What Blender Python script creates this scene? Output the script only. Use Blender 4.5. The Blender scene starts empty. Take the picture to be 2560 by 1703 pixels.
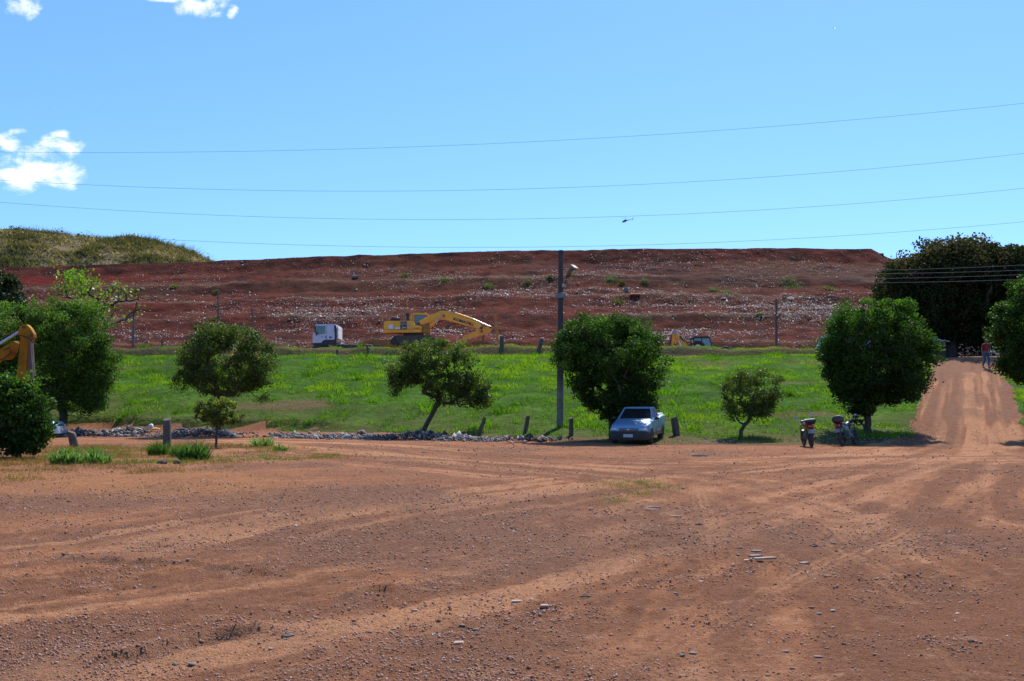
import bpy, bmesh, math, random
import numpy as np
from mathutils import Vector, Matrix
random.seed(7); RNG = np.random.default_rng(11)
R = math.radians
S = bpy.context.scene
COL = S.collection
# ------------------------------------------------------------------ camera
CH, FP, HY = 1.65, 2500.0, 1012.0       # eye height, focal length and horizon row (2560 px wide frame)
cd = bpy.data.cameras.new('camera'); cam = bpy.data.objects.new('camera', cd); COL.objects.link(cam)
cam.location = (0, 0, CH); cam.rotation_euler = (R(90), 0, 0)
cd.sensor_width = 36; cd.lens = 36 * FP / 2560; cd.shift_y = (HY - 851.5) / 2560
cd.clip_start = 0.1; cd.clip_end = 6000
S.camera = cam
# ------------------------------------------------------------------ light
SUN_EL, SUN_AZ = 50, 20                 # azimuth to the right of +Y
w = bpy.data.worlds.new('World'); S.world = w; w.use_nodes = True
nt = w.node_tree; nt.nodes.clear()
def N(t, **k):
    n = nt.nodes.new(t)
    for a, b in k.items(): setattr(n, a, b)
    return n
def LK(a, b): nt.links.new(a, b)
def M_(op, a, b=None, c=None, clamp=False):
    n = N('ShaderNodeMath', operation=op); n.use_clamp = clamp
    for i, v in enumerate((a, b, c)):
        if v is None: continue
        if isinstance(v, (int, float)): n.inputs[i].default_value = v
        else: LK(v, n.inputs[i])
    return n.outputs[0]
out = N('ShaderNodeOutputWorld'); bg = N('ShaderNodeBackground')
sky = N('ShaderNodeTexSky', sky_type='NISHITA'); sky.sun_disc = False
sky.sun_elevation = R(SUN_EL); sky.sun_rotation = R(SUN_AZ)
sky.air_density = 1.0; sky.dust_density = 0.5; sky.ozone_density = 1.5; sky.altitude = 900
tc = N('ShaderNodeTexCoord'); sx = N('ShaderNodeSeparateXYZ'); LK(tc.outputs['Generated'], sx.inputs[0])
yy = M_('MAXIMUM', sx.outputs[1], 0.02)
ca = M_('DIVIDE', sx.outputs[0], yy); cb = M_('DIVIDE', sx.outputs[2], yy)
cv = N('ShaderNodeCombineXYZ'); LK(ca, cv.inputs[0]); LK(M_('MULTIPLY', cb, 1.5), cv.inputs[1])
nz = N('ShaderNodeTexNoise'); nz.inputs['Scale'].default_value = 30; nz.inputs['Detail'].default_value = 9
nz.inputs['Roughness'].default_value = 0.62; nz.inputs['Distortion'].default_value = 0.3
LK(cv.outputs[0], nz.inputs['Vector'])
best = None
for (px, py, rx, ry) in [(60, 438, 155, 48), (158, 440, 75, 46), (128, 372, 85, 38), (20, 352, 48, 26), (50, 330, 40, 12),
                         (157, 334, 38, 14), (55, 14, 58, 30), (82, 34, 22, 24), (500, 8, 74, 34), (420, 0, 60, 9), (584, 28, 18, 20),
                         (-200, 150, 150, 60), (-420, 400, 200, 90), (900, -160, 300, 60)]:
    da = M_('MULTIPLY', M_('SUBTRACT', ca, (px - 1280) / FP), FP / rx)
    db = M_('MULTIPLY', M_('SUBTRACT', cb, (HY - py) / FP), FP / ry)
    v = M_('SUBTRACT', 1.0, M_('ADD', M_('MULTIPLY', da, da), M_('MULTIPLY', db, db)))
    best = v if best is None else M_('MAXIMUM', best, v)
cm = M_('ADD', M_('MULTIPLY', best, 1.25), M_('MULTIPLY', M_('SUBTRACT', nz.outputs[0], 0.53), 6.0))
mr = N('ShaderNodeMapRange', interpolation_type='SMOOTHSTEP'); LK(cm, mr.inputs[0])
mr.inputs[1].default_value = -0.1; mr.inputs[2].default_value = 1.7; mr.inputs[4].default_value = 0.97
fr = M_('MULTIPLY', mr.outputs[0], M_('MULTIPLY', M_('GREATER_THAN', sx.outputs[1], 0.05), M_('GREATER_THAN', best, -0.6)))
hs = N('ShaderNodeHueSaturation'); hs.inputs['Hue'].default_value = 0.5; hs.inputs['Saturation'].default_value = 1.12; hs.inputs['Value'].default_value = 1.0
LK(sky.outputs[0], hs.inputs['Color'])
tint = N('ShaderNodeMix', data_type='RGBA', blend_type='MULTIPLY'); tint.inputs[0].default_value = 1
LK(hs.outputs[0], tint.inputs[6]); tint.inputs[7].default_value = (0.82, 1.02, 1.18, 1)
gm_ = N('ShaderNodeGamma'); gm_.inputs[1].default_value = 0.72; LK(tint.outputs[2], gm_.inputs[0])
tint2 = N('ShaderNodeMix', data_type='RGBA', blend_type='MULTIPLY'); tint2.inputs[0].default_value = 1; LK(gm_.outputs[0], tint2.inputs[6]); tint2.inputs[7].default_value = (1.17, 1.54, 1.95, 1)
mx = N('ShaderNodeMix', data_type='RGBA'); LK(fr, mx.inputs[0]); LK(tint2.outputs[2], mx.inputs[6]); mx.inputs[7].default_value = (8.6, 9.0, 9.2, 1)
LK(mx.outputs[2], bg.inputs[0]); bg.inputs[1].default_value = 0.112; LK(bg.outputs[0], out.inputs[0])
sd = bpy.data.lights.new('sun', 'SUN'); so = bpy.data.objects.new('sun', sd); COL.objects.link(so)
sd.energy = 5.0; sd.angle = R(0.53); sd.color = (1, 0.95, 0.87)
dirn = Vector((math.sin(R(SUN_AZ)) * math.cos(R(SUN_EL)), math.cos(R(SUN_AZ)) * math.cos(R(SUN_EL)), math.sin(R(SUN_EL))))
so.rotation_euler = dirn.to_track_quat('Z', 'Y').to_euler(); so.location = (30, 60, 120)
S.view_settings.view_transform = 'Standard'; S.view_settings.look = 'None'
S.view_settings.exposure = 0.40; S.view_settings.gamma = 1.0
S.render.engine = 'CYCLES'; S.cycles.max_bounces = 6; S.cycles.transparent_max_bounces = 8
S.cycles.diffuse_bounces = 3; S.cycles.glossy_bounces = 2; S.cycles.transmission_bounces = 4

# ------------------------------------------------------------------ noise and heights
def _h(i, j, s=0):
    n = (i.astype(np.int64) * 374761393 + j.astype(np.int64) * 668265263 + s * 982451653) & 0x7fffffff
    n = ((n ^ (n >> 13)) * 1274126177) & 0x7fffffff
    return ((n ^ (n >> 16)) & 0xffff) / 65535.0
def vn(x, y, s=0):
    x = np.asarray(x, float); y = np.asarray(y, float)
    i = np.floor(x); j = np.floor(y); fx = x - i; fy = y - j
    fx = fx * fx * (3 - 2 * fx); fy = fy * fy * (3 - 2 * fy)
    a = _h(i, j, s); b = _h(i + 1, j, s); c = _h(i, j + 1, s); d = _h(i + 1, j + 1, s)
    return (a * (1 - fx) + b * fx) * (1 - fy) + (c * (1 - fx) + d * fx) * fy - 0.5
def fbm(x, y, o=4, s=0, g=0.5):
    t = 0; a = 1
    for k in range(o):
        t = t + a * vn(x * 2 ** k + 17.3 * k, y * 2 ** k - 9.1 * k, s + k); a *= g
    return t
def sst(a, b, v):
    t = np.clip((v - a) / (b - a), 0, 1); return t * t * (3 - 2 * t)
def toe(x): return np.interp(x, [-60, -30, -20, -10, 0, 5, 14, 20, 60], [54, 53, 52, 49.5, 45.3, 43, 41.3, 41, 41])
RAMP0, RAMP1 = np.array([18.0, 39.5]), np.array([32.4, 71.0])
def ramp_uv(x, y):
    d = RAMP1 - RAMP0; L = np.hypot(*d); d = d / L
    return ((x - RAMP0[0]) * d[0] + (y - RAMP0[1]) * d[1]), ((x - RAMP0[0]) * d[1] - (y - RAMP0[1]) * d[0])
def segd(x, y, pts):
    """distance to and position along a polyline"""
    best = np.full(np.shape(x), 1e9); sgn = np.zeros(np.shape(x)); tt = np.zeros(np.shape(x)); acc = 0
    for (x0, y0), (x1, y1) in zip(pts[:-1], pts[1:]):
        dx, dy = x1 - x0, y1 - y0; L = math.hypot(dx, dy)
        t = np.clip(((x - x0) * dx + (y - y0) * dy) / (L * L), 0, 1)
        d = np.hypot(x - x0 - t * dx, y - y0 - t * dy); m = d < best
        side = np.sign((x - x0) * dy - (y - y0) * dx)
        best = np.where(m, d, best); sgn = np.where(m, side, sgn); tt = np.where(m, acc + t * L, tt); acc += L
    return best, sgn, tt
def smooth(pts, n=12):
    o = []
    P = [pts[0]] + list(pts) + [pts[-1]]
    for i in range(1, len(P) - 2):
        for k in range(n):
            t = k / n; a, b, c, d = [np.array(q, float) for q in P[i - 1:i + 3]]
            o.append(tuple(0.5 * ((2 * b) + (c - a) * t + (2 * a - 5 * b + 4 * c - d) * t * t + (3 * b - a - 3 * c + d) * t ** 3)))
    o.append(tuple(pts[-1])); return o
def yp(px, py):                          # a point of the flat yard
    Y = CH * FP / (py - HY); return ((px - 1280) / FP * Y, Y)
TRACKS = [([yp(-300, 1620), yp(700, 1500), yp(1350, 1380), yp(1750, 1290), yp(2050, 1215), yp(2350, 1150), yp(2440, 1110)], 0.8),
          ([yp(300, 1900), yp(1300, 1640), yp(1750, 1450), yp(2200, 1290), yp(2330, 1215), yp(2480, 1130)], 0.75),
          ([yp(-200, 1470), yp(500, 1400), yp(900, 1310), yp(1350, 1250), yp(1800, 1190), yp(2250, 1150), yp(2900, 1140)], 0.7),
          ([yp(600, 1105), yp(900, 1120), yp(1300, 1150), yp(1900, 1160), yp(2700, 1150)], 0.9),
          ([yp(650, 1115), yp(1000, 1140), yp(1350, 1165), yp(1800, 1180), yp(2700, 1180)], 0.9),
          ([yp(2800, 1700), yp(2350, 1420), yp(2120, 1320), yp(1850, 1240), yp(1500, 1180), yp(800, 1130)], 0.7),
          ([yp(-300, 1500), yp(200, 1415), yp(600, 1450), yp(1000, 1530), yp(1500, 1800)], 0.3),
          ([yp(2150, 1900), yp(2000, 1560), yp(1960, 1400), yp(1900, 1300), yp(1830, 1210)], 0.6)]
TRACKS = [(smooth(p), g) for p, g in TRACKS]
RIDGE1 = smooth([yp(230, 1662), yp(330, 1640), yp(450, 1612), yp(560, 1590), yp(700, 1585)])
RIDGE2 = smooth([yp(880, 1500), yp(930, 1482), yp(1000, 1478)])
RIDGE3 = smooth([yp(40, 1385), yp(280, 1405), yp(600, 1430), yp(900, 1470)])
def tracks(x, y):
    m = np.zeros(np.shape(x))
    for pts, g in TRACKS:
        d, s, t = segd(x, y, pts)
        wob = 0.22 * fbm(x * 0.5, y * 0.5, 3, 5)
        a = np.exp(-(((np.abs(d + wob) - 0.75) / 0.16) ** 2)) * (0.7 + 0.5 * np.sin((d * s) * 55 + 2 * wob)) + 0.35 * np.exp(-((d / 1.2) ** 2)) * np.clip(0.3 + 1.5 * fbm(d * s * 2.2, t * 0.12, 3, 8), 0, 1)
        m = np.maximum(m, a * g * np.clip(0.45 + 1.5 * fbm(t * 0.22, s * 3 + g * 50, 3, 9), 0, 1))
    return np.clip(m, 0, 1)
def flow(x, y):
    o = np.zeros(np.shape(x)); W = np.full(np.shape(x), 0.25)
    for k, (pts, g) in enumerate(TRACKS[:4] + TRACKS[5:6] + TRACKS[7:8]):
        d, s, t = segd(x, y, pts); w_ = np.exp(-(d / 2.2) ** 2); o = o + w_ * fbm(d * s * 1.5 + 10 * k, t * 0.10, 4, 140 + k, 0.65); W = W + w_
    return o / W
def H(x, y, fine=True):
    x = np.asarray(x, float); y = np.asarray(y, float)
    d = y - toe(x)
    def f(q): return (np.sqrt((q - 2) ** 2 + 4) + (q - 2)) / 2 - 0.414
    fm = f(72 - toe(x))
    z = 5.0 * np.clip(f(np.clip(d, -1, 60)), 0, None) / fm
    nb = sst(24, 29, x)                                   # no berm where the road arrives
    up = np.interp(y, [72, 80.3, 81.1, 82.2, 83.5, 86, 200], [5.0, 5.45, 6.2, 6.33, 6.28, 6.0, 6.1])
    up2 = np.interp(y, [72, 90, 200], [5.0, 6.0, 6.2])
    z = np.where(y > 72, up * (1 - nb) + up2 * nb, z)
    gap = np.exp(-((x + 21.5) / 1.2) ** 2) * sst(77, 80, y) * (1 - sst(86, 90, y))
    z = z - 0.45 * gap
    ban = sst(-6, -12, x)
    z = z + ban * 0.45 * sst(2.6, 3.3, d + 1.2 * vn(x * 0.35, x * 0 + 3, 3)) * (1 - sst(6, 14, d))
    rel = sst(1, 6, d)
    ru, rv = ramp_uv(x, y); onr = (1 - sst(1.9, 2.9, np.abs(rv))) * sst(-1, 2, ru)
    z = z + rel * (1 - onr) * (0.28 * fbm(x * 0.16, y * 0.16, 3, 1) + 0.10 * fbm(x * 0.9, y * 0.9, 2, 2))
    z = z + sst(79, 81, y) * (1 - nb) * 0.22 * fbm(x * 0.5, y * 0.3, 3, 22)
    z = z + (1 - rel) * 0.05 * fbm(x * 0.12, y * 0.12, 2, 4)
    return z
def Hfine(x, y):
    z = H(x, y); d = y - toe(x); yard = 1 - sst(0, 3, d)
    z = z + yard * (1 - 0.6 * sst(18, 42, y)) * 0.026 * sst(0.08, 0.34, fbm(x * 6, y * 6, 3, 35, 0.6)) * np.clip(0.25 + 1.6 * fbm(x * 0.5, y * 0.5, 2, 36), 0, 1)
    near = 1 - 0.8 * sst(18, 42, y)
    z = z + yard * near * (0.045 * fbm(x * 0.9, y * 0.9, 3, 31) + 0.030 * fbm(x * 4, y * 4, 3, 33, 0.65))
    m = tracks(x, y); z = z - 0.022 * m * yard
    for pts, hgt, wd in ((RIDGE1, 0.06, 0.35), (RIDGE2, 0.055, 0.3), (RIDGE3, 0.03, 0.3)):
        dd, s, t = segd(x, y, pts)
        L = sum(math.dist(a, b) for a, b in zip(pts[:-1], pts[1:]))
        fade = sst(0, 0.12, t / L) * (1 - sst(0.85, 1, t / L))
        n = 0.9 + 0.5 * fbm(x * 7, y * 7, 3, 40)
        far_ = -dd * s + 0.05 * fbm(x * 5, y * 5, 2, 41)
        z = z + fade * n * hgt * sst(-0.03, 0.03, far_) * np.exp(-np.clip(far_, 0, None) / wd) * (dd < 1.2) - fade * n * hgt * 0.5 * np.exp(-((far_ + 0.09) / 0.07) ** 2)
    ru, rv = ramp_uv(x, y); onr = (1 - sst(1.9, 2.6, np.abs(rv))) * sst(-1, 2, ru) * (1 - sst(34, 38, ru))
    rut = sum(g * np.exp(-((rv - c + 0.1 * fbm(ru * 0.2, ru * 0, 2, 50)) / 0.16) ** 2) for c, g in ((-1.35, 0.8), (-0.35, 0.8), (0.55, 1), (1.45, 1)))
    return z - onr * 0.05
def Hramp(x, y):
    ru, rv = ramp_uv(x, y); z = H(x, y)
    rut = sum(g * np.exp(-((rv - c + 0.12 * fbm(ru * 0.2, ru * 0, 2, 50)) / 0.17) ** 2) for c, g in ((-1.35, 0.8), (-0.35, 0.8), (0.55, 1), (1.45, 1)))
    e = 2.45 + 0.35 * fbm(ru * .7, np.sign(rv) * 3, 3, 52) + 1.3 * (1 - sst(-1, 6, ru)) - np.abs(rv)
    z = z + np.clip(e * 0.3, -0.2, 0.05) - 0.075 * rut * sst(-1, 3, ru) + 0.05 * fbm(rv * 1.6, ru * 0.12, 3, 51) + 0.035 * fbm(rv * 4, ru * 2.2, 3, 53)
    return z - 0.2 * (1 - sst(-2.5, -0.2, ru + 0.6 * fbm(rv * 2, ru, 2, 54))) - 0.2 * sst(35, 36, ru)
CRX = np.array([-200, -120, -76.8, -44.4, -22.8, 0, 25.2, 42, 52.5, 53.6, 56.2, 58.0, 60.6, 67, 90, 120, 160])
CRZ = np.array([20.5, 21.4, 22.05, 23.1, 23.97, 24.6, 24.95, 25.0, 24.85, 24.9, 23.5, 23.2, 22.9, 20.5, 13, 7.5, 6.2])
def Lf(x, y):
    x = np.asarray(x, float); y = np.asarray(y, float)
    u = (y - 99) / 51; u = u + 0.02 * fbm(x * 0.03, y * 0.02, 3, 60) * sst(0, .1, u) * (1 - sst(.85, .93, u))
    c = np.interp(x, CRX, CRZ)
    p = np.interp(u, [-1, 0, .03, .09, .14, .30, .36, .50, .56, .69, .745, .92, .985, 1.0, 1.1, 2], [-0.3, 0, .02, .11, .135, .235, .33, .42, .51, .60, .70, .87, 1.0, 1.0, 1.0, 0.6])
    z = 6.05 + (c - 6.05) * p
    rg = (np.abs(p - 1) > 0.01)
    z = z + rg * (0.30 * fbm(x * 0.10, y * 0.14, 3, 61) * sst(0, .1, u) * (1 - sst(.9, 1, u)) + 0.34 * fbm(x * 0.55, y * 0.7, 4, 62, .65)) + (~rg) * 0.16 * fbm(x * 0.4, y * 0.1, 4, 63, .6)
    return z
def G(px, py, fn=None, y0=5.0, y1=200):
    """the point of the terrain seen at a pixel of the 2560 px frame"""
    ys = np.arange(y0, y1, 0.05); xs = (px - 1280) / FP * ys; zr = CH - (py - HY) / FP * ys
    h = (fn or H)(xs, ys); k = np.argmax(h >= zr)
    if h[k] < zr[k]: k = len(ys) - 1
    return Vector((xs[k], ys[k], float(h[k])))
def Pt(px, py, Y): return Vector(((px - 1280) / FP * Y, Y, CH + (HY - py) / FP * Y))
def hz(x, y): return float(H(x, y))

# ------------------------------------------------------------------ object helpers
def tag(o, label=None, cat=None, group=None, kind=None):
    if label: o['label'] = label
    if cat: o['category'] = cat
    if group: o['group'] = group
    if kind: o['kind'] = kind
    return o
def empty(name, loc, rz=0.0, rx=0.0, ry=0.0):
    o = bpy.data.objects.new(name, None); COL.objects.link(o); o.location = loc; o.rotation_euler = (rx, ry, rz)
    o.empty_display_size = 0.3; return o
def np_mesh(name, V, F, m, parent=None, smooth=False, tint=None, attrs=None):
    """V (n,3); F (k,3|4) array"""
    V = np.asarray(V, np.float32); F = np.asarray(F, np.int32)
    me = bpy.data.meshes.new(name); k = F.shape[1]
    me.vertices.add(len(V)); me.vertices.foreach_set('co', V.ravel())
    me.loops.add(F.size); me.loops.foreach_set('vertex_index', F.ravel())
    me.polygons.add(len(F)); me.polygons.foreach_set('loop_start', np.arange(0, F.size, k, dtype=np.int32))
    me.polygons.foreach_set('loop_total', np.full(len(F), k, np.int32))
    if smooth: me.polygons.foreach_set('use_smooth', np.ones(len(F), bool))
    me.update(calc_edges=True)
    at = dict(attrs or {})
    if tint is not None: at['tint'] = tint
    for n_, a in at.items():
        t = me.attributes.new(n_, 'FLOAT', 'POINT'); t.data.foreach_set('value', np.asarray(a, np.float32).ravel())
    me.materials.append(m); me.validate()
    o = bpy.data.objects.new(name, me); COL.objects.link(o)
    if parent: o.parent = parent
    return o
class MB:
    def __init__(s): s.bm = bmesh.new(); s.M = Matrix()
    def _fin(s, vs, M=None):
        for v in vs: v.co = s.M @ ((M @ v.co) if M else v.co)
    def box(s, x0, x1, y0, y1, z0, z1, bev=0.0, M=None):
        b = bmesh.new(); bmesh.ops.create_cube(b, size=1)
        for v in b.verts: v.co = Vector(((x0 + x1) / 2 + v.co.x * (x1 - x0), (y0 + y1) / 2 + v.co.y * (y1 - y0), (z0 + z1) / 2 + v.co.z * (z1 - z0)))
        if bev: bmesh.ops.bevel(b, geom=b.edges[:], offset=bev, segments=2, affect='EDGES', profile=0.5)
        s.merge(b, M); return s
    def merge(s, b, M=None):
        me = bpy.data.meshes.new('t'); b.to_mesh(me); b.free()
        n = len(s.bm.verts); s.bm.from_mesh(me); s.bm.verts.ensure_lookup_table(); s._fin(s.bm.verts[n:], M); bpy.data.meshes.remove(me)
    def prism(s, pts, a, b, axis='y', bev=0.0, M=None):
        """extrude a polygon given in the (x,z) plane along y, (y,z) along x or (x,y) along z"""
        q = bmesh.new()
        def mk(p, t): return {'y': (p[0], t, p[1]), 'x': (t, p[0], p[1]), 'z': (p[0], p[1], t)}[axis]
        lo = [q.verts.new(mk(p, a)) for p in pts]; hi = [q.verts.new(mk(p, b)) for p in pts]; n = len(pts)
        q.faces.new(lo); q.faces.new(hi[::-1])
        for i in range(n): q.faces.new((lo[i], hi[i], hi[(i + 1) % n], lo[(i + 1) % n]))
        bmesh.ops.recalc_face_normals(q, faces=q.faces[:])
        if bev: bmesh.ops.bevel(q, geom=q.edges[:], offset=bev, segments=2, affect='EDGES', clamp_overlap=True)
        s.merge(q, M); return s
    def tube(s, pts, r, n=8, cap=True, M=None):
        pts = [Vector(p) for p in pts]; rs = r if isinstance(r, (list, tuple)) else [r] * len(pts)
        q = bmesh.new(); rings = []
        for i, p in enumerate(pts):
            t = (pts[min(i + 1, len(pts) - 1)] - pts[max(i - 1, 0)])
            t = t.normalized() if t.length > 1e-9 else Vector((0, 0, 1))
            u = t.cross(Vector((0, 0, 1)) if abs(t.z) < 0.9 else Vector((0, 1, 0))).normalized(); v = t.cross(u)
            rings.append([q.verts.new(p + (u * math.cos(2 * math.pi * k / n) + v * math.sin(2 * math.pi * k / n)) * rs[i]) for k in range(n)])
        for a, b in zip(rings[:-1], rings[1:]):
            for k in range(n): q.faces.new((a[k], a[(k + 1) % n], b[(k + 1) % n], b[k]))
        if cap: q.faces.new(rings[0][::-1]); q.faces.new(rings[-1])
        bmesh.ops.recalc_face_normals(q, faces=q.faces[:])
        s.merge(q, M); return s
    def cyl(s, c, ax, r, h, n=20, M=None, r2=None):
        c = Vector(c); a = {'x': Vector((1, 0, 0)), 'y': Vector((0, 1, 0)), 'z': Vector((0, 0, 1))}[ax]
        return s.tube([c - a * h / 2, c + a * h / 2], [r, r if r2 is None else r2], n, M=M)
    def torus(s, c, ax, Rr, r, n=24, m=8, sq=1.0):
        q = bmesh.new(); rings = []
        for i in range(n):
            a = 2 * math.pi * i / n; ring = []
            for j in range(m):
                b = 2 * math.pi * j / m; rr = Rr + r * math.cos(b); t = r * sq * math.sin(b)
                p = {'x': (t, rr * math.cos(a), rr * math.sin(a)), 'y': (rr * math.cos(a), t, rr * math.sin(a)), 'z': (rr * math.cos(a), rr * math.sin(a), t)}[ax]
                ring.append(q.verts.new(Vector(c) + Vector(p)))
            rings.append(ring)
        for i in range(n):
            for j in range(m): q.faces.new((rings[i][j], rings[(i + 1) % n][j], rings[(i + 1) % n][(j + 1) % m], rings[i][(j + 1) % m]))
        bmesh.ops.recalc_face_normals(q, faces=q.faces[:])
        s.merge(q); return s
    def loft(s, secs, cap=True, M=None):
        q = bmesh.new(); rings = [[q.verts.new(p) for p in sec] for sec in secs]; n = len(rings[0])
        for a, b in zip(rings[:-1], rings[1:]):
            for k in range(n): q.faces.new((a[k], a[(k + 1) % n], b[(k + 1) % n], b[k]))
        if cap: q.faces.new(rings[0][::-1]); q.faces.new(rings[-1])
        bmesh.ops.recalc_face_normals(q, faces=q.faces[:]); s.merge(q, M); return s
    def ball(s, c, rx, ry=None, rz=None, M=None, sub=2):
        q = bmesh.new(); bmesh.ops.create_icosphere(q, subdivisions=sub, radius=1)
        ry = ry or rx; rz = rz or rx
        for v in q.verts: v.co = Vector((c[0] + v.co.x * rx, c[1] + v.co.y * ry, c[2] + v.co.z * rz))
        s.merge(q, M); return s
    def face(s, pts):
        s.bm.faces.new([s.bm.verts.new(s.M @ Vector(p)) for p in pts]); return s
    def build(s, name, m, parent=None, smooth=False, ang=35):
        me = bpy.data.meshes.new(name); s.bm.to_mesh(me); s.bm.free(); me.materials.append(m)
        if smooth:
            me.polygons.foreach_set('use_smooth', [True] * len(me.polygons)); me.set_sharp_from_angle(angle=R(ang))
        o = bpy.data.objects.new(name, me); COL.objects.link(o)
        if parent: o.parent = parent
        return o
def text(name, body, size, m, parent, loc, rot, ext=0.006, bold=0.0, xs=1.0):
    c = bpy.data.curves.new(name, 'FONT'); c.body = body; c.size = size; c.extrude = ext; c.offset = bold; c.align_x = 'CENTER'; c.align_y = 'CENTER'; c.resolution_u = 3
    t = bpy.data.objects.new('t', c); COL.objects.link(t); bpy.context.view_layer.update()
    me = bpy.data.meshes.new_from_object(t); bpy.data.objects.remove(t); me.name = name; me.materials.clear(); me.materials.append(m)
    o = bpy.data.objects.new(name, me); COL.objects.link(o); o.parent = parent; o.location = loc; o.rotation_euler = rot; o.scale = (xs, 1, 1)
    return o
# ------------------------------------------------------------------ materials
MATS = {}
def newmat(name):
    m = bpy.data.materials.new(name); m.use_nodes = True; t = m.node_tree
    b = t.nodes['Principled BSDF']; MATS[name] = m; return m, t, b
def mix(t, fac, a, b, mode='MIX'):
    n = t.nodes.new('ShaderNodeMix'); n.data_type = 'RGBA'; n.blend_type = mode
    for i, v in ((0, fac), (6, a), (7, b)):
        if isinstance(v, (int, float)): n.inputs[i].default_value = v
        elif isinstance(v, (tuple, list)): n.inputs[i].default_value = (*v[:3], 1)
        else: t.links.new(v, n.inputs[i])
    return n.outputs[2]
def noise(t, scale, detail=4, rough=0.55, vec=None, dist=0.0, map_=None):
    n = t.nodes.new('ShaderNodeTexNoise'); n.inputs['Scale'].default_value = scale; n.inputs['Detail'].default_value = detail
    n.inputs['Roughness'].default_value = rough; n.inputs['Distortion'].default_value = dist
    if vec is None:
        c = t.nodes.new('ShaderNodeTexCoord'); vec = c.outputs['Object']
    if map_:
        mp = t.nodes.new('ShaderNodeMapping'); mp.inputs['Scale'].default_value = map_[0]; mp.inputs['Rotation'].default_value = map_[1]
        t.links.new(vec, mp.inputs[0]); vec = mp.outputs[0]
    t.links.new(vec, n.inputs['Vector']); return n.outputs[0]
def ramp(t, v, a, b, lo=0.0, hi=1.0):
    n = t.nodes.new('ShaderNodeMapRange'); t.links.new(v, n.inputs[0]); n.inputs[1].default_value = a; n.inputs[2].default_value = b
    n.inputs[3].default_value = lo; n.inputs[4].default_value = hi; return n.outputs[0]
def attr(t, n_):
    a = t.nodes.new('ShaderNodeAttribute'); a.attribute_name = n_; return a.outputs['Fac']
def bump(t, b, h, strength=0.5, dist=0.02):
    n = t.nodes.new('ShaderNodeBump'); n.inputs['Strength'].default_value = strength; n.inputs['Distance'].default_value = dist
    t.links.new(h, n.inputs['Height']); t.links.new(n.outputs[0], b.inputs['Normal'])
def pm(name, c1, c2=None, scale=3.0, rough=0.6, metal=0.0, bmp=0.0, bs=None, bd=0.01, detail=5, lo=0.4, hi=0.62, coat=0.0, spec=0.5):
    if name in MATS: return MATS[name]
    m, t, b = newmat(name)
    b.inputs['Roughness'].default_value = rough; b.inputs['Metallic'].default_value = metal
    b.inputs['Coat Weight'].default_value = coat; b.inputs['Specular IOR Level'].default_value = spec
    c2 = c2 or tuple(v * 0.7 for v in c1)
    n = noise(t, scale, detail); t.links.new(mix(t, ramp(t, n, lo, hi), c1, c2), b.inputs['Base Color'])
    if bmp: bump(t, b, noise(t, bs or scale * 3, 4), bmp, bd)
    return m
def leafmat(name, dark, mid, lite, trans=0.3, rough=0.4, spec=0.5):
    m, t, b = newmat(name); a = attr(t, 'tint')
    c = mix(t, ramp(t, a, 0, 0.6), dark, mid); c = mix(t, ramp(t, a, 0.72, 1.0), c, lite)
    t.links.new(c, b.inputs['Base Color']); b.inputs['Roughness'].default_value = rough; b.inputs['Specular IOR Level'].default_value = spec
    tr = t.nodes.new('ShaderNodeBsdfTranslucent'); t.links.new(mix(t, 1.0, c, (1.7, 1.75, 0.6), 'MULTIPLY'), tr.inputs[0])
    ms = t.nodes.new('ShaderNodeMixShader'); ms.inputs[0].default_value = trans
    t.links.new(b.outputs[0], ms.inputs[1]); t.links.new(tr.outputs[0], ms.inputs[2])
    t.links.new(ms.outputs[0], t.nodes['Material Output'].inputs[0]); return m
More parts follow.
